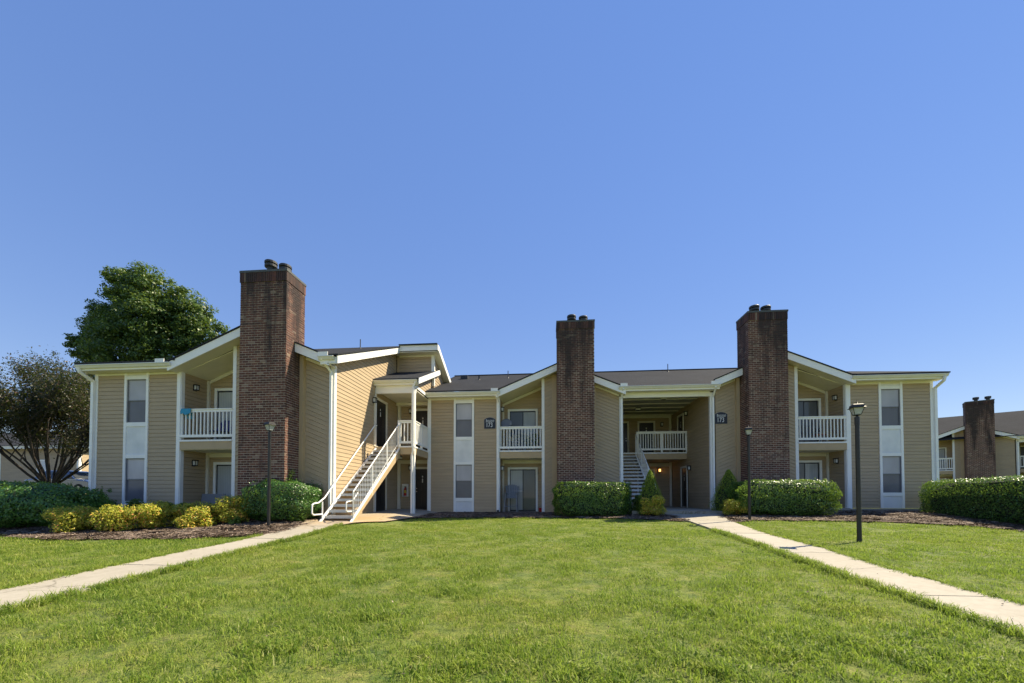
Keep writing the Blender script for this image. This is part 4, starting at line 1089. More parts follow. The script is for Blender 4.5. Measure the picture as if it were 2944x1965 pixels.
def core(parent, c, r, e, f=.84, name='shade_core', rz=0):  # closed hull behind the leaves, coloured dark as the shaded interior
    mb = MB(); n, k = 16, 9; vs = []; fs = []
    for i in range(k):
        ph = -math.pi / 2 + math.pi * i / (k - 1)
        for j in range(n):
            a = 2 * math.pi * j / n; d = (math.cos(ph) * math.cos(a), math.cos(ph) * math.sin(a), math.sin(ph))
            q = 1 / (sum(abs(x) ** e for x in d) ** (1 / e)); ca, sa = math.cos(rz), math.sin(rz)
            X_, Y_ = d[0] * q * r[0] * f, d[1] * q * r[1] * f
            vs.append((c[0] + X_ * ca - Y_ * sa, c[1] + X_ * sa + Y_ * ca, c[2] + d[2] * q * r[2] * f))
    for i in range(k - 1):
        for j in range(n): fs.append((i * n + j, i * n + (j + 1) % n, (i + 1) * n + (j + 1) % n, (i + 1) * n + j))
    mb.raw(vs, fs); return mb.build(name, 'inner', parent)
def hedge(name, label, cat, x, y, ztop, rx, ry_, e, n, size, mat, seed, group=None, rz=0, lump=.05, zb=None, jit=.05):
    zb = ghf(x, y) if zb is None else zb
    t = thing(name, label, cat, (x, y, zb), 0, group)
    hh = (ztop - zb) / 2; c = (x, y, zb + hh)
    p, nn = superell(n, (0, 0, 0), (rx, ry_, hh), e, seed, -.97, jit, lump)
    ca, sa = math.cos(rz), math.sin(rz); Rm = np.array([[ca, sa, 0], [-sa, ca, 0], [0, 0, 1]])
    p = p @ Rm + np.array(c); nn = nn @ Rm
    leaves('foliage', p, nn, size, .5, mat, t, .38, seed)
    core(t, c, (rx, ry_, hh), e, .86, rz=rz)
    q = np.random.RandomState(seed + 90); ns = int(26 * rx * ry_) + 14
    sx, sy = q.uniform(-.92, .92, ns), q.uniform(-.92, .92, ns); ht = q.uniform(.03, .13, ns) * (1 if e > 3 else 1.3); pts = []
    for a_, b_, h_ in zip(sx, sy, ht):
        kk = 7; zz = hh * (1 - abs(a_) ** e * .5 - abs(b_) ** e * .5) ** (1 / e) if e < 4 else hh * .97
        tt = q.rand(kk); pts.append(np.stack([a_ * rx + q.normal(0, .014, kk), b_ * ry_ + q.normal(0, .014, kk), zz - .03 + tt * h_], -1))
    pts = np.concatenate(pts) @ Rm + np.array(c)
    leaves('new_shoots', pts, q.normal(0, 1, pts.shape) + np.array([0, 0, .4]), size * .95, .45, 'bright' if mat == 'hedge' else mat, t, .6, seed)
    return t
H1 = 'clipped evergreen hedges along the building'
hedge('clipped_hedge', 'long flat-topped green hedge in front of the middle chimney', 'hedge', 1.72, 16.75, .57, 1.47, .72, 6, 18000, .06, 'hedge', 1, H1)
hedge('clipped_hedge', 'rounded glossy hedge behind the middle lamp post, below the right chimney', 'hedge', 8.95, 16.3, .6, 1.74, .85, 4.5, 22000, .065, 'hedge', 2, H1, lump=.06)
hedge('clipped_hedge', 'deep dark hedge running off the right edge beside the far building', 'hedge', 15.25, 14.6, .62, .95, 3.3, 6, 42000, .062, 'holly', 3, H1, rz=-.22, lump=.03, zb=-.95)
hedge('spreading_hedge', 'broad dark-leaved hedge at the left edge under the bare-stemmed tree', 'hedge', -16.6, 11.5, .32, 2.2, 1.2, 2.6, 26000, .085, 'holly', 4, None, lump=.09, zb=-1.0, jit=.08)
hedge('spreading_hedge', 'lighter green hedge behind the dark one at the far left edge', 'hedge', -20.4, 13.0, .5, 3.0, 1.0, 3, 14000, .09, 'hedge', 5, None, lump=.08, jit=.07)
hy = hedge('holly_bush', 'large rounded holly bush between the left chimney and the white stair', 'bush', -8.95, 12.85, .52, 1.15, .9, 3, 24000, .055, 'holly', 6, None, lump=.07)
q = np.random.RandomState(5); k = 260; tt = q.rand(k)
sp = np.stack([-8.72 + (q.rand(k) - .5) * .28 * (.3 + tt), 12.85 + (q.rand(k) - .5) * .2, .5 + tt * .38], -1)
leaves('new_shoots', sp, q.normal(0, 1, (k, 3)), .06, .4, 'bright', hy, 1, 3)
hedge('upright_shrub', 'narrow dark upright shrub at the right end of the flat-topped hedge', 'shrub', 3.12, 16.7, .53, .26, .26, 4, 3200, .055, 'holly', 7)

GN_ = 'golden nandina shrubs in the left mulch bed'
def nandina(label, x, y, w_, ztop, seed, mat='nandina', group=None, n=3200, name='nandina_shrub'):
    n = int(n * 1.5)
    zb = ghf(x, y); t = thing(name, label, 'shrub', (x, y, zb), 0, group)
    r_ = random.Random(seed); hh = ztop - zb; P_ = []; N_ = []
    for k in range(17):
        a = r_.uniform(0, 6.283); rr = w_ * .5 * math.sqrt(r_.random()) * .75
        cz = zb + hh * (r_.uniform(.45, .92) if k % 3 else r_.uniform(.2, .45)) * (1 - .3 * (rr / (w_ * .5)) ** 2); sr = w_ * r_.uniform(.15, .25)
        p, nn = superell(n // 13, (x + rr * math.cos(a), y + rr * math.sin(a), cz), (sr * 1.15, sr * 1.15, sr * .85), 2, seed * 31 + k, -.9, .2, .1)
        P_.append(p); N_.append(nn)
    P_ = np.concatenate(P_); N_ = np.concatenate(N_); P_[:, 2] = np.maximum(P_[:, 2], zb + .03)
    leaves('foliage', P_, N_ + np.array([0, 0, .6]), .066, .46, mat, t, .7, seed)
    mb = MB()
    for k in range(9):
        a = r_.uniform(0, 6.283); mb.tube((x + .03 * math.cos(a), y + .03 * math.sin(a), zb - .02), (x + w_ * .3 * math.cos(a), y + w_ * .3 * math.sin(a), zb + hh * .6), .008, .004, 4)
    mb.build('stems', 'bark', t)
nandina('yellow-orange nandina nearest the left edge, low in front of the dark hedge', -13.71, 10.44, 1.2, -.36, 1, group=GN_, n=4200)
nandina('reddish-topped nandina below the lower window of the left unit', -12.51, 10.61, 1.08, -.28, 2, group=GN_, n=3800)
nandina('wide golden nandina left of the balcony corner board, front row', -11.77, 11.0, 1.1, -.24, 3, group=GN_, n=3800)
nandina('greener half of the nandina pair in front of the white corner board', -11.35, 11.45, .75, -.25, 4, group=GN_, n=2400)
nandina('small round golden nandina in front of the lower patio', -10.75, 11.38, .92, -.40, 5, group=GN_, n=3200)
nandina('golden nandina behind the small round one, against the patio', -10.93, 12.2, 1.1, -.2, 6, group=GN_, n=3400)
nandina('nandina with green shaded foot right in front of the left chimney', -10.05, 12.1, 1.05, 0.0, 7, group=GN_, n=3400)
for i, (x, y, w_, zt, lb) in enumerate(((-15.26, 12.3, .95, -.2, 'dark green low shrub behind the first two nandinas'), (-14.34, 12.75, .62, -.15, 'small dark shrub under the lower left window'),
        (-13.22, 12.75, .7, -.22, 'dark shrub between window strip and balcony corner'), (-12.56, 12.95, .65, -.14, 'dark shrub in front of the grey patio bench'))):
    nandina(lb, x, y, w_, zt, 20 + i, 'darkshrub', None, 2000, 'low_shrub')
nandina('tiny bright green seedling plant in front of the left chimney bed', -9.86, 11.86, .32, -.64, 30, 'bright', None, 500, 'small_plant')
nandina('sparse low nandina between the dark upright shrub and the left cone', 3.68, 17.0, .62, .05, 31, 'darkshrub', None, 1800)
nandina('orange-tipped round nandina at the foot of the left cone', 4.03, 15.8, .78, .04, 32, 'nandina', None, 3200)
nandina('pale yellow nandina at the foot of the right cone beside the walkway', 7.05, 15.9, .9, -.08, 33, 'nandina', None, 3000)
def cone(label, x, y, w_, ztop, seed):
    zb = ghf(x, y); t = thing('dwarf_spruce', label, 'conifer', (x, y, zb), 0, 'cone-shaped dwarf spruces flanking the breezeway')
    q = np.random.RandomState(seed); n = 15000; h_ = q.rand(n) ** 1.35; hh = ztop - zb
    prof = np.interp(h_, [0, .08, .25, .5, .75, .93, 1], [.75, .95, 1, .74, .42, .14, .02]) * w_ / 2
    a = q.uniform(0, 6.283, n); lum = 1 + .09 * np.sin(a * 5 + h_ * 14 + seed) + .07 * np.sin(a * 11 - h_ * 23); rr = prof * lum * (1 + .1 * np.sin(a * 17 + h_ * 41) * np.cos(h_ * 33 - a * 3)) * (1 - np.abs(q.normal(0, .12, n))) + q.uniform(0, .03, n)
    P_ = np.stack([x + rr * np.cos(a), y + rr * np.sin(a), zb + h_ * hh], -1); N_ = np.stack([np.cos(a), np.sin(a), np.full(n, .5)], -1)
    leaves('foliage', P_, N_, .05, .28, 'spruce', t, .8, seed)
    MB().lathe((x, y, zb), [(w_ * .33, .02), (w_ * .42, hh * .25), (w_ * .3, hh * .5), (w_ * .15, hh * .75), (.02, hh * .93)], 14).build('shade_core', 'inner', t)  # solid dark core, interior shade put into its colour
cone('left cone-shaped spruce standing in front of the breezeway stair', 4.11, 16.55, .98, 1.05, 3)
cone('right cone-shaped spruce at the foot of the wall carrying a sign', 7.42, 17.2, 1.3, 1.09, 4)

# trees
def tree_clumps(name, label, base, trunk_r, lobes, mat, nleaf, size, seed, sub=9, kindlimb='bark', zclip=None):
    t = thing(name, label, 'tree', base); r_ = random.Random(seed); q = np.random.RandomState(seed)
    mb = MB(); bx, by, bz = base
    cxm = np.mean([l[0] for l in lobes]); czm = np.mean([l[2] for l in lobes])
    fork = Vector((bx + (cxm - bx) * .3, by, bz + (czm - bz) * .35))
    mb.tube(base, fork, trunk_r, trunk_r * .75, 10)
    for (lx, ly, lz_, lr_) in lobes:
        m1 = fork.lerp(Vector((lx, ly, lz_)), .5) + Vector((r_.uniform(-.4, .4), r_.uniform(-.4, .4), r_.uniform(0, .5)))
        mb.tube(fork, m1, trunk_r * .5, trunk_r * .28, 7); mb.tube(m1, (lx, ly, lz_), trunk_r * .28, trunk_r * .08, 6)
        for k in range(5):
            e = Vector((lx, ly, lz_)) + Vector((r_.gauss(0, 1), r_.gauss(0, 1), r_.gauss(.3, 1))).normalized() * lr_ * .8
            mb.tube((lx, ly, lz_), e, trunk_r * .09, .01, 5)
    mb.build('trunk', kindlimb, t)
    tot = sum(l[3] ** 2 for l in lobes); P_ = []; N_ = []
    for (lx, ly, lz_, lr_) in lobes:
        ns = max(8, int(sub * lr_ ** 2 * 3.4)); per = int(nleaf * lr_ ** 2 / tot / ns)
        for k in range(ns):
            d = q.normal(0, 1, 3); d /= np.linalg.norm(d); rr = lr_ * (.5 + .62 * q.rand())
            c = np.array([lx, ly, lz_]) + d * rr * np.array([1, .9, .95]); sr = lr_ * q.uniform(.1, .22) + .16
            dd = q.normal(0, 1, (per, 3)); dd /= np.linalg.norm(dd, axis=1, keepdims=True)
            P_.append(c + dd * (sr * q.rand(per, 1) ** .35) * np.array([1.15, 1.15, .75])); N_.append(dd * .6 + d * .4 + np.array([0, 0, .5]))
    leaves('crown', np.concatenate(P_), np.concatenate(N_), size, .62, mat, t, .5, seed)
    return t
LB = [(-30.86, 26, 15.6, .86), (-30.09, 26, 14.6, 1.4), (-27.94, 25.5, 14.3, 1.75), (-32.1, 26, 12.6, 1.35), (-25.75, 26, 12.9, 1.7), (-29.5, 26, 12.4, 2.0), (-27.3, 25, 11.9, 2.0), (-24.3, 26, 11.3, 1.4), (-32.7, 26, 10.8, 1.25), (-29.0, 25, 10.2, 2.0), (-26.51, 25.5, 10.2, 2.1), (-22.9, 26, 10.45, 1.0), (-31.8, 26, 8.6, 1.5), (-21.9, 26, 11.0, .5), (-33.2, 26, 6.6, 1.2), (-31.0, 27, 7.0, 1.6), (-33.6, 26, 10.9, .9), (-24.6, 26, 9.2, 1.5)]
tree_clumps('maple_tree', 'large full green maple rising behind the left end of the building', (-28.5, 26, ghf(-28.5, 26)), .35, LB, 'maple', 120000, .17, 11)
tree_clumps('leafy_tree', 'light green tree mostly cut off by the left edge', (-31.5, 16, ghf(-31.5, 16)), .15, [(-28.9, 16.2, 3.6, .75), (-29.3, 16.2, 2.3, .7), (-30.2, 16, 4.6, 1.2), (-30.6, 16, 3.0, 1.2), (-28.6, 16.4, 4.5, .4)], 'bright', 9000, .14, 13)
tree_clumps('leafy_tree', 'yellow-green branch tips reaching in at the right edge before the far roof', (31.6, 24.5, -.8), .13, [(30.3, 24.5, 4.3, .5), (30.9, 24.6, 5.3, .6), (31.6, 24.5, 4.6, .9), (31.8, 24.6, 5.8, .7), (30.2, 24.5, 3.5, .3)], 'bright', 5000, .14, 14)

def vase_tree(label, base, H, Rr, seed):
    t = thing('crape_myrtle', label, 'tree', base); r_ = random.Random(seed); mb = MB(); tips = []
    bx, by, bz = base; top = Vector((bx, by, bz + .7))
    mb.tube((bx, by, bz - .1), top, .2, .22, 10)
    def grow(p, d, L, r0, depth):
        n = 4; 
        for i in range(n):
            d = (d + Vector((r_.gauss(0, .09), r_.gauss(0, .09), .07 if depth == 0 else .05))).normalized(); q_ = p + d * L / n; r1 = r0 * .86
            mb.tube(p, q_, r0, r1, 6 if depth < 2 else 4, cap=False); p, r0 = q_, r1
            if depth < 3 and i >= 1 and (depth > 0 or i >= 1):
                for k in range(1 if depth == 0 else r_.choice((1, 1, 2))):
                    dd = (d + Vector((r_.gauss(0, .42), r_.gauss(0, .42), r_.gauss(.05, .28)))).normalized()
                    grow(p, dd, L * r_.uniform(.45, .62), r0 * .6, depth + 1)
            if depth >= 2: tips.append((p, d))
    for k in range(27):
        a = 2 * math.pi * (k * .618) + r_.uniform(-.2, .2); sp_ = r_.uniform(.08, .86)
        d = Vector((math.cos(a) * sp_ * 1.15, math.sin(a) * sp_ * 1.15, 1.15 - .45 * sp_)).normalized()
        grow(top + Vector((math.cos(a) * .12, math.sin(a) * .12, -.1)), d, H * r_.uniform(.62, .76), r_.uniform(.034, .058), 0)
    mb.build('trunk', 'bark', t)
    q = np.random.RandomState(seed); P_ = []; N_ = []
    for p, d in tips:
        k = q.randint(9, 17)
        P_.append(np.array(p) + q.normal(0, .16, (k, 3))); N_.append(q.normal(0, 1, (k, 3)) + np.array([0, 0, .5]))
    P_ = np.concatenate(P_); N_ = np.concatenate(N_)
    print('vase leaves', len(P_), 'tubes', len(mb.f))
    leaves('crown', P_, N_, .105, .45, 'crape', t, .6, seed)
vase_tree('dark many-stemmed vase-shaped tree with thin bronze foliage at the far left', (-23.6, 17, ghf(-23.6, 17)), 4.55, 3.2, 8)

# ================================================================== LAMP POSTS
def lamp_post(label, x, y, z, src=None):
    if src:
        r = src.copy(); C.objects.link(r); r.location = (x, y, z); r['label'] = label
        for ch in list(src.children):
            c = ch.copy(); C.objects.link(c); c.parent = r
            for g_ in ch.children: e = g_.copy(); C.objects.link(e); e.parent = c
        return r
    t = thing('lamp_post', label, 'lamp post', (x, y, z), 0, 'black lamp posts by the walkways')
    MB().tube((x, y, z - .1), (x, y, z + 2.9), .047, .044, 14).tube((x, y, z + 2.72), (x, y, z + 2.905), .05, .05, 14).tube((x, y, z - .02), (x, y, z + .06), .057, .054, 14).build('post', 'blackpost', t, True)
    smooth_by_angle(t.children[-1])
    a = .5
    def ring(r_, zz): return [(x + r_ * math.cos(a + k * math.pi / 2), y + r_ * math.sin(a + k * math.pi / 2), z + zz) for k in range(4)]
    def loft(mb, prof):
        b = [ring(r_, zz) for r_, zz in prof]; vs = [p for l_ in b for p in l_]; fs = []
        for i in range(len(prof) - 1):
            for k in range(4): fs.append((i * 4 + k, i * 4 + (k + 1) % 4, (i + 1) * 4 + (k + 1) % 4, (i + 1) * 4 + k))
        fs += [(3, 2, 1, 0), tuple(len(vs) - 4 + k for k in range(4))]; mb.raw(vs, fs)
    lm = MB(); loft(lm, [(.035, 2.9), (.025, 2.93), (.085, 2.945), (.09, 2.955)])
    for k in range(4):
        p, q_ = ring(.088, 2.955)[k], ring(.15, 3.115)[k]; lm.tube(p, q_, .006, .006, 4)
    loft(lm, [(.195, 3.108), (.197, 3.116), (.16, 3.135), (.15, 3.18), (.115, 3.205), (.025, 3.215)])
    lm.lathe((x, y, z), [(.014, 3.21), (.026, 3.226), (.01, 3.24), (.02, 3.258), (.008, 3.272), (.002, 3.31)], 10)
    lm = lm.build('lantern', 'blackpost', t)
    g = MB(); loft(g, [(.08, 2.957), (.142, 3.113)]); g.build('lantern_glass', 'lampglass', lm)
    return t
lp = lamp_post('black lamp post standing in grass at right, nearest the camera', 7.2, 9.99, ghf(7.2, 9.99) + .0)
lamp_post('black lamp post at the walkway edge in front of the right chimney', 6.89, 14.41, ghf(6.89, 14.41), lp)
lamp_post('black lamp post in the mulch in front of the left chimney', -8.44, 11.45, ghf(-8.44, 11.45), lp)

# ================================================================== SIGNS
def sign(label, x, z, y, w_=.53, src=None):
    t = thing('building_sign', label, 'sign', (x, y, z), 0, 'building number signs on the facade')
    h_ = .42; pts = [(x - w_ / 2, z - .26), (x + w_ / 2, z - .26), (x + w_ / 2, z + .16)]
    for k in range(11):
        u = 1 - 2 * k / 10; pts.append((x + u * w_ / 2, z + .16 + .1 * (1 - u * u)))
    pts.append((x - w_ / 2, z + .16))
    clean = []
    for p in pts:
        if not clean or (abs(p[0] - clean[-1][0]) + abs(p[1] - clean[-1][1])) > 1e-4: clean.append(p)
    MB().xz(clean, y - .02, y + .0).build('sign_panel', 'sign', t)
    e = .014; rim = [(x + (p[0] - x) * 1.04, z + (p[1] - z) * 1.05) for p in clean]
    MB().xz(rim, y - .012, y + .012).build('sign_rim', 'dish', t)
    def text(s, size, xx, zz, sx=1.):
        cu = bpy.data.curves.new('lettering', 'FONT'); cu.body = s; cu.size = size; cu.extrude = .002; cu.align_x = 'LEFT'
        ob = bpy.data.objects.new('lettering', cu); C.objects.link(ob)
        dg = bpy.context.evaluated_depsgraph_get(); me = bpy.data.meshes.new_from_object(ob.evaluated_get(dg))
        C.objects.unlink(ob); bpy.data.objects.remove(ob)
        me.materials.clear(); me.materials.append(M['signtext'])
        o = bpy.data.objects.new('lettering', me); C.objects.link(o); o.parent = t
        o.rotation_euler = (R(90), 0, 0); o.scale = (sx, 1, 1); o.location = (xx - x, -.0225, zz - z)
        return o
    text('B', .135, x - .185, z + .08, .9); text('UILDING', .1, x - .115, z + .08, .84)
    MB().box(x - .19, y - .024, z + .048, x + .19, y - .0205, z + .06).build('underline', 'signtext', t)
    text('173', .3, x - .19, z - .19, .74)
sign('dark arched building number sign on the horizontal siding left of the middle balcony', -2.74, 3.47, 18.8 - .022)
sign('dark arched building number sign on the slanted siding beside the breezeway', 7.8, 3.53, 18.8 - .022)

# ================================================================== SMALL THINGS
# fire extinguisher in its cabinet
t = thing('fire_extinguisher_cabinet', 'white cabinet with a red fire extinguisher on the wall under the landing', 'fire extinguisher', (-7.1, 19.5, .28))
x, y, z = -7.1, 19.52, .28
MB().box(x - .14, y - .16, z - .3, x - .115, y, z + .32).box(x + .115, y - .16, z - .3, x + .14, y, z + .32).box(x - .115, y - .16, z + .25, x + .115, y, z + .32).box(x - .115, y - .16, z - .3, x + .115, y, z - .27).box(x - .115, y - .02, z - .27, x + .115, y, z + .25).build('cabinet', 'white', t)
MB().lathe((x, y - .09, z - .26), [(.06, 0), (.065, .02), (.065, .33), (.03, .38), (.02, .42)], 14).build('cylinder', 'red', t, True)
MB().tube((x, y - .09, z - .12), (x, y - .09, z + .02), .067, .067, 14).build('label_band', 'yellow', t)
MB().box(x - .03, y - .12, z + .16, x + .05, y - .07, z + .2).path([(x + .03, y - .1, z + .18), (x + .08, y - .12, z + .1), (x + .07, y - .13, z - .05)], .01, 6).build('valve', 'black', t)

# blue towel over railing, left balcony
zr = zl + 4.06
t = MB()
vs = []; fs = []
for i in range(9):
    x = -13.37 + .4 * i / 8
    prof = [(YL + .1, zr - .34), (YL + .085, zr - .1), (YL + .07, zr + .008), (YL, zr + .022), (YL - .07, zr + .008), (YL - .085, zr - .1), (YL - .09, zr - .2 + .03 * math.sin(i * 1.1))]
    for (yy, zz) in prof: vs.append((x + .01 * math.sin(zz * 40), yy + .008 * math.sin(i * 2), zz))
for i in range(8):
    for j in range(6): fs.append((i * 7 + j, i * 7 + j + 1, (i + 1) * 7 + j + 1, (i + 1) * 7 + j))
t.raw(vs, fs); o = t.build('towel', 'towel'); tag(o, 'turquoise towel hanging over the white rail of the upper left balcony', 'towel')
m_ = o.modifiers.new('thick', 'SOLIDIFY'); m_.thickness = .008; o['pose'] = 'folded over'
# camp chair on left balcony
zd = zl + 2.93; t = thing('camping_chair', 'navy blue round-backed camping chair behind the upper left balcony rail', 'chair', (-12.55, 14.25, zd))
x, y = -12.55, 14.25
vs = []; fs = []; n = 10
for j in range(6):
    for i in range(n + 1):
        u = (i / n - .5) * 2; w2 = .32 * math.sqrt(max(0, 1 - (j / 5 * .9) ** 2)) if j > 2 else .32
        vs.append((x + u * w2, y + .2 + .12 * (j / 5) - .08 * (1 - u * u) * .5, zd + .42 + j / 5 * .48))
for j in range(5):
    for i in range(n): a = j * (n + 1) + i; fs.append((a, a + 1, a + n + 2, a + n + 1))
o = MB().raw(vs, fs).build('backrest', 'bluef', t); o.modifiers.new('s', 'SOLIDIFY').thickness = .02
MB().box(x - .3, y - .22, zd + .4, x + .3, y + .2, zd + .43).build('seat', 'bluef', t)
lg = [((-.28, -.22), (.28, .2)), ((.28, -.22), (-.28, .2)), ((-.28, .2), (.28, -.22)), ((.28, .2), (-.28, -.22))]
for (a, b) in lg: MB().tube((x + a[0], y + a[1], zd), (x + b[0] * .9, y + a[1], zd + .4), .012, n=6).build('leg', 'black', t)
# satellite dish on middle balcony
zd = zc + 2.93; t = thing('satellite_dish', 'grey oval satellite dish on a tripod behind the middle balcony rail', 'satellite dish', (-1.95, 19.3, zd))
vs = []; fs = []; k1, k2 = 5, 18; cx, cyy, cz = -2.0, 19.2, zd + 1.37
for j in range(k1):
    for i in range(k2):
        a = 2 * math.pi * i / k2; r_ = .27 * (j + .15) / (k1 - .85)
        vs.append((cx + r_ * math.cos(a), cyy - .35 * r_ * r_ * 1.2 + r_ * math.sin(a) * .35, cz + r_ * math.sin(a) * .85))
for j in range(k1 - 1):
    for i in range(k2): fs.append((j * k2 + i, j * k2 + (i + 1) % k2, (j + 1) * k2 + (i + 1) % k2, (j + 1) * k2 + i))
fs.append(tuple(range(k2)))
o = MB().raw(vs, fs).build('reflector', 'dish', t, True); o.modifiers.new('s', 'SOLIDIFY').thickness = .015
MB().path([(cx, cyy - .02, cz - .22), (cx + .24, cyy - .33, cz - .12)], .012, 6).box(cx + .2, cyy - .38, cz - .16, cx + .29, cyy - .3, cz - .08).build('feed_arm', 'dish', t)
for a in (0, 2.1, 4.2): MB().tube((cx + .05, cyy + .1, cz - .2), (cx + .05 + .4 * math.cos(a), cyy + .15 + .3 * math.sin(a), zd), .014, n=6).build('leg', 'metal', t)
# wire rack and bottles behind the rail
t = thing('folding_rack', 'folded white wire rack leaning behind the middle balcony rail', 'rack', (-1.55, 19.35, zd))
r_ = MB()
for k in range(5): r_.tube((-1.62, 19.3, zd + .2 + .14 * k), (-1.38, 19.32, zd + .2 + .14 * k), .008, n=4)
r_.tube((-1.62, 19.3, zd), (-1.6, 19.3, zd + .85), .01, n=4).tube((-1.38, 19.3, zd), (-1.4, 19.3, zd + .85), .01, n=4); r_.build('frame', 'white', t)
def potted(label, x, y, z, h_, seed):
    t = thing('potted_plant', label, 'potted plant', (x, y, z))
    MB().lathe((x, y, z), [(.09, 0), (.12, .2), (.13, .22), (.11, .22)], 12).build('pot', 'found', t)
    q = np.random.RandomState(seed); n = 260; tt = q.rand(n)
    P_ = np.stack([x + q.normal(0, .1, n), y + q.normal(0, .08, n), z + .22 + tt * h_], -1); leaves('foliage', P_, q.normal(0, 1, (n, 3)), .08, .35, 'darkshrub', t, .6, seed)
potted('straggly dark potted plant on the middle balcony, left one', -.95, 19.2, zd, .55, 3)
potted('straggly dark potted plant on the middle balcony, right one', -.6, 19.2, zd, .6, 4)
t = thing('folding_chair', 'small dark red folding chair behind the right balcony rail', 'chair', (12.35, 19.4, zr_ + 2.93))
x, y, z = 12.35, 19.4, zr_ + 2.93
MB().box(x - .18, y - .18, z + .38, x + .18, y + .18, z + .41).build('seat', 'red', t); MB().box(x - .18, y + .17, z + .55, x + .18, y + .19, z + .72).build('backrest', 'black', t)
for dx, dy in ((-.18, -.18), (.18, -.18), (-.18, .18), (.18, .18)): MB().tube((x + dx, y + dy, z), (x + dx, y + dy, z + (.72 if dy > 0 else .4)), .012, n=6).build('leg', 'black', t)
# tall adirondack chair with footrest on lower middle patio
zf = zc + .005; x, y = -1.75, 19.15
t = thing('tall_deck_chair', 'grey slat-backed tall deck chair with footrest on the lower middle patio', 'chair', (x, y, zf), R(0))
for k in range(7):
    u = (k - 3) / 3.; x0, x1 = x + u * .2, x + u * .29; top = zf + 1.33 - .07 * u * u
    MB().raw([(x0 - .03, y + .18, zf + .66), (x0 + .03, y + .18, zf + .66), (x1 + .042, y + .42, top), (x1 - .042, y + .42, top), (x0 - .03, y + .2, zf + .66), (x0 + .03, y + .2, zf + .66), (x1 + .042, y + .44, top), (x1 - .042, y + .44, top)],
             [(0, 1, 2, 3), (4, 5, 6, 7), (0, 1, 5, 4), (1, 2, 6, 5), (2, 3, 7, 6), (3, 0, 4, 7)]).build('back_slat', 'greywood', t)
for k in range(5): MB().box(x - .26, y - .22 + k * .085, zf + .66, x + .26, y - .145 + k * .085, zf + .685).build('seat_slat', 'greywood', t)
for sx in (-1, 1):
    MB().box(x + sx * .27 - .045, y - .3, zf + .9, x + sx * .27 + .045, y + .3, zf + .925).build('armrest', 'greywood', t)
    MB().tube((x + sx * .3, y - .42, zf), (x + sx * .26, y - .22, zf + .9), .028, n=4).build('leg', 'greywood', t)
    MB().tube((x + sx * .3, y + .36, zf), (x + sx * .26, y + .22, zf + .9), .028, n=4).build('leg', 'greywood', t)
    MB().box(x + sx * .27 - .015, y - .36, zf + .28, x + sx * .27 + .015, y + .3, zf + .34).build('side_rail', 'greywood', t)
for k in range(3): MB().box(x - .26, y - .5 + k * .07, zf + .27, x + .26, y - .44 + k * .07, zf + .295).build('footrest_slat', 'greywood', t)
# red bucket
t = thing('red_bucket', 'small red bucket on the lower middle patio beside the post', 'bucket', (-.34, 18.98, zf))
MB().lathe((-.34, 18.98, zf), [(.075, 0), (.095, .2), (.1, .205), (.088, .205), (.07, .02)], 16).build('bucket_body', 'red', t, True)
MB().path([(-.435, 18.98, zf + .2), (-.4, 18.98, zf + .27), (-.34, 18.98, zf + .3), (-.28, 18.98, zf + .27), (-.245, 18.98, zf + .2)], .005, 5).build('handle', 'black', t)
# bench on left patio
zf = zl + .005
t = thing('patio_bench', 'low grey-white slatted bench back showing above the shrubs on the left patio', 'bench', (-12.75, 14.1, zf))
x, y = -12.75, 14.0
bk = MB().xz([(x - .5, zf + .42), (x + .52, zf + .42), (x + .5, zf + .95), (x - .44, zf + .95)], y + .2, y + .23).build('backrest', 'greywhite' if 'greywhite' in M else 'dish', t)
for k in range(4): MB().box(x - .5, y - .25 + k * .11, zf + .4, x + .5, y - .16 + k * .11, zf + .425).build('seat_slat', 'dish', t)
for dx in (-.46, .42):
    for dy in (-.22, .18): MB().box(x + dx, y + dy, zf, x + dx + .05, y + dy + .05, zf + .4).build('leg', 'dish', t)
# icicle light strings around lower middle patio door
t = MB()
for (xx, zt, ln) in ((-2.0, 1.45, .12), (-1.95, 1.2, .2), (-1.86, 1.5, .16), (-.52, 1.4, .35), (-.44, 1.45, .1)):
    for k in range(5): t.tube((xx + .02 * math.sin(k * 2.1), 19.93, zt - ln * k / 5), (xx + .02 * math.sin(k * 2.1 + 2), 19.93, zt - ln * (k + 1) / 5), .008, n=4)
tag(t.build('string_lights', 'frosted'), 'short strands of white string lights pinned round the lower middle patio door', 'string lights')

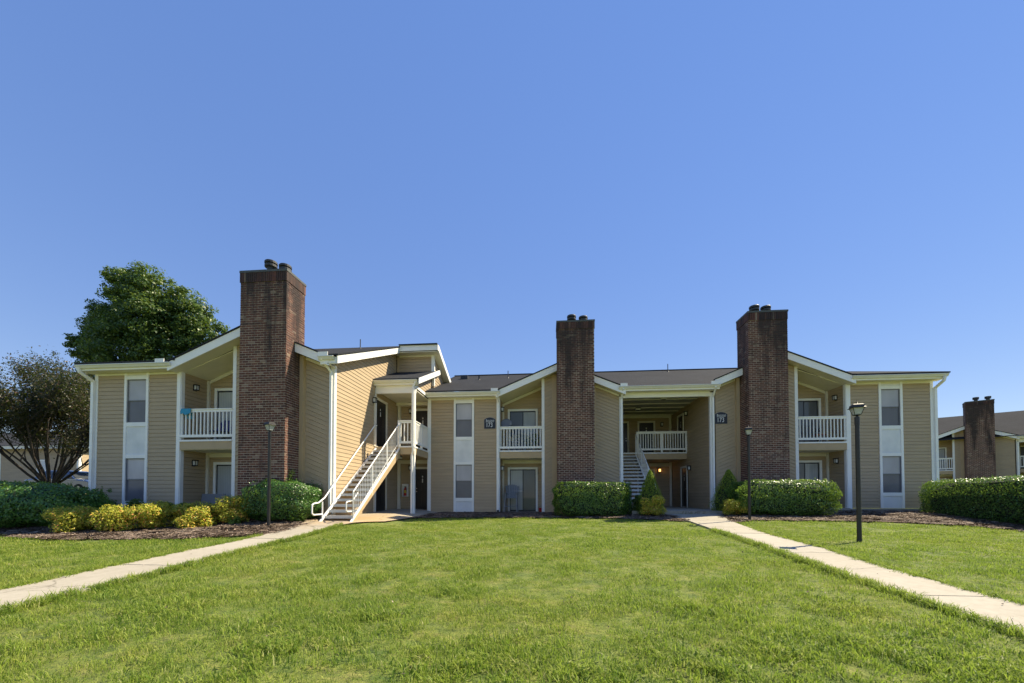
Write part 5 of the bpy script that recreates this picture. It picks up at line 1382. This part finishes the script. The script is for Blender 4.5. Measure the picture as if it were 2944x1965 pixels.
# ================================================================== CAR
def car():
    t = thing('parked_car', 'dark blue parked car seen over the left hedge', 'car', (-29.3, 22.3, ghf(-29.3, 22.3) + .01))
    bx, by, bz = -29.3, 22.3, ghf(-29.3, 22.3) + .01
    # side profile along x (front to the right)
    body = [(-2.3, .35), (-2.3, .75), (-2.2, .92), (-1.5, .98), (1.0, .95), (1.9, .86), (2.25, .72), (2.3, .4), (2.2, .3), (-2.2, .3)]
    cab = [(-1.75, .96), (-1.35, 1.36), (-1.0, 1.47), (.1, 1.48), (.35, 1.42), (1.1, .95)]
    b = MB(); b.xz([(bx + x, bz + z) for x, z in body], by - .88, by + .88)
    o = b.build('body', 'carpaint', t); m_ = o.modifiers.new('b', 'BEVEL'); m_.width = .07; m_.segments = 3; smooth_by_angle(o)
    c = MB(); n = len(cab); v = [(bx + x, by - .82 + .16 * (z - .95) / .5, bz + z) for x, z in cab] + [(bx + x, by + .82 - .16 * (z - .95) / .5, bz + z) for x, z in cab]
    c.raw(v, [tuple(range(n)), tuple(range(2 * n - 1, n - 1, -1))] + [(i, (i + 1) % n, (i + 1) % n + n, i + n) for i in range(n)])
    o = c.build('cabin', 'carpaint', t); m_ = o.modifiers.new('b', 'BEVEL'); m_.width = .05; m_.segments = 3; smooth_by_angle(o)
    for (p) in ([(-1.35, 1.0), (-1.08, 1.36), (-.5, 1.4), (-.5, 1.0)], [(-.42, 1.0), (-.42, 1.4), (.18, 1.41), (.32, 1.34), (.86, 1.0)]):
        MB().raw([(bx + x, by - .835 + .16 * (z - .95) / .5, bz + z) for x, z in p] + [(bx + x, by - .8 + .16 * (z - .95) / .5, bz + z) for x, z in p], [(0, 1, 2, 3) if len(p) == 4 else (0, 1, 2, 3, 4)] + [(i, (i + 1) % len(p), (i + 1) % len(p) + len(p), i + len(p)) for i in range(len(p))]).build('side_window', 'carglass', t)
    MB().raw([(bx + .42, by - .6, bz + 1.4), (bx + .42, by + .6, bz + 1.4), (bx + 1.08, by + .72, bz + .99), (bx + 1.08, by - .72, bz + .99)], [(0, 1, 2, 3)]).build('windshield', 'carglass', t)
    MB().box(bx + .8, by - 1.02, bz + .98, bx + .95, by - .84, bz + 1.1).build('wing_mirror', 'black', t)
    MB().box(bx - 1.6, by - .9, bz + .9, bx + 1.3, by - .88, bz + .925).build('chrome_strip', 'metal', t)
    for wx in (-1.4, 1.45):
        for wy in (-.9, .68):
            w_ = MB().tube((bx + wx, by + wy, bz + .32), (bx + wx, by + wy + .22, bz + .32), .32, .32, 20).build('wheel', 'tyre', t)
            MB().tube((bx + wx, by + wy - .01, bz + .32), (bx + wx, by + wy + .23, bz + .32), .18, .18, 16).build('rim', 'metal', w_)
    MB().box(bx + 2.2, by - .75, bz + .6, bx + 2.32, by - .45, bz + .74).build('headlight', 'frosted', t)
    MB().box(bx + 2.2, by + .45, bz + .6, bx + 2.32, by + .75, bz + .74).build('headlight', 'frosted', t)
car()

# ================================================================== FAR BUILDINGS
def ridge_roof(P, x0, x1, y0, y1, ze, slope):
    ym = (y0 + y1) / 2; zm = ze + slope * (ym - y0)
    slab_roof(P, [(x0, y0, ze), (x1, y0, ze), (x1, ym, zm), (x0, ym, zm)]); slab_roof(P, [(x0, y1, ze), (x1, y1, ze), (x1, ym, zm), (x0, ym, zm)])
# right: same family of building, turned toward the camera
ang = math.atan2(-.574, .819)
F = thing('apartment_building', 'far tan apartment building with one brick chimney and balconies beyond the right-hand hedge', 'building', (38.8, 38.6, -.55), ang, None, True)
bay(F, -4.35, 1, 0, 0, 2.0, (2.70, 4.36), 5.72, -1.0, 8.9, ((-.95, -.5, .38), (-.25, -.5, .36)), (2, 2), prio=0)
Tf = TY(0)
swall(F, Tf, rect(-9, 0, -4.5, 5.46)); trim(F, Tf, -4.5, 0, -4.35, 5.46, d=.03, name='corner_board'); eave(F, -9.5, -4.3, 0, 0)
window_strip(F, Tf, -7, -6, 0, 5.46)
MB().box(1.34, -.03, 0, 1.5, .1, 5.46).build('corner_board', 'white', F)
downspout(F, [(1.42, -.5, 5.6), (1.42, -.1, 5.2), (1.42, -.1, 0)])
MB().box(1.5, -.02, 5.14, 5.5, .1, 5.5).build('header_beam', 'white', F); eave(F, 1.3, 5.6, 0, 0)
swall(F, TY(3.2), rect(1.4, 0, 5.4, 5.4)); swall(F, TXp(1.45), rect(.1, 0, 3.2, 5.4)); swall(F, TXm(5.4), rect(.1, 0, 3.2, 5.4))
MB().box(1.45, .1, 5.4, 5.4, 3.2, 5.44).build('breezeway_ceiling', 'cream', F)
dk = MB().box(1.47, 1.0, 2.6, 5.4, 3.15, 2.92).build('walkway_deck', 'tanpaint', F)
railing(F, (1.55, .98), (5.35, .98), 4.05, 3.05, 26, deck=2.93, midpost=1.6)
door(F, TY(3.13), 2.2, 3.05, 2.93); door(F, TY(3.13), 2.2, 3.05, 0)
bay(F, 11.2, -1, 0, 0, 2.0, (2.70, 4.36), 5.72, -1.0, 8.9, ((8.2, -.5, .38), (7.6, -.5, .36)), (2, 2), prio=0)
ridge_roof(F, -9.5, 12, -.5, 12.5, 5.66, .45)
MB().box(-9, 11.2, 0, 11.5, 11.3, 5.5).build('wall', 'siding', F); MB().box(-9, 0.02, 0, -8.94, 11.2, 5.5).build('wall', 'siding', F); MB().box(11.2, 0.02, 0, 11.26, 11.2, 5.5).build('wall', 'siding', F)
MB().box(-3.6, 3.2, 5.66 + SL * 3.7, -3.2, 3.6, 5.66 + SL * 4.1 + .14).build('roof_vent', 'capmetal', F)
flush_boards(F, 0)
# left: long sided building across the parking lot
G_ = thing('apartment_building', 'far tan sided building behind the dark vase-shaped tree at the left edge', 'building', (-46.8, 36, ghf(-46.8, 36)))
g0 = ghf(-46.8, 36)
Tf = TY(36)
swall(G_, Tf, rect(-66, g0, -46.9, 4.75)); trim(G_, Tf, -47.0, g0, -46.8, 4.78, d=.04, name='corner_board')
TGx = TXp(-46.8)
swall(G_, TGx, rect(36.2, g0, 52, 4.9)); trim(G_, TGx, 36, g0, 36.2, 4.85, d=.04, name='corner_board')
trim(G_, Tf, -55.9, g0, -55.65, 4.75, d=.05, name='corner_board')
window_strip(G_, Tf, -51.5, -50.4, g0, 4.75)
MB().box(-67, 35.4, 4.75, -46.2, 35.5, 5.0).build('fascia_board', 'white', G_); MB().box(-67, 35.5, 4.75, -46.2, 36, 4.78).build('soffit', 'cream', G_)
slab_roof(G_, [(-67, 35.3, 5.0), (-46.2, 35.3, 5.0), (-48.0, 41.5, 7.4), (-67, 41.5, 7.4)])
slab_roof(G_, [(-46.2, 35.3, 5.0), (-46.2, 53, 5.0), (-48.0, 47, 7.4), (-48.0, 41.5, 7.4)])
MB().box(-66.02, 36.02, g0, -46.85, 52, 4.7).build('wall', 'wallback', G_)
flush_boards(G_, 0)

# give the smooth glassy things and hero trim softly rounded edges
print('objects', len(bpy.data.objects), 'tris', sum(len(o.data.polygons) for o in bpy.data.objects if o.type == 'MESH') * 2)
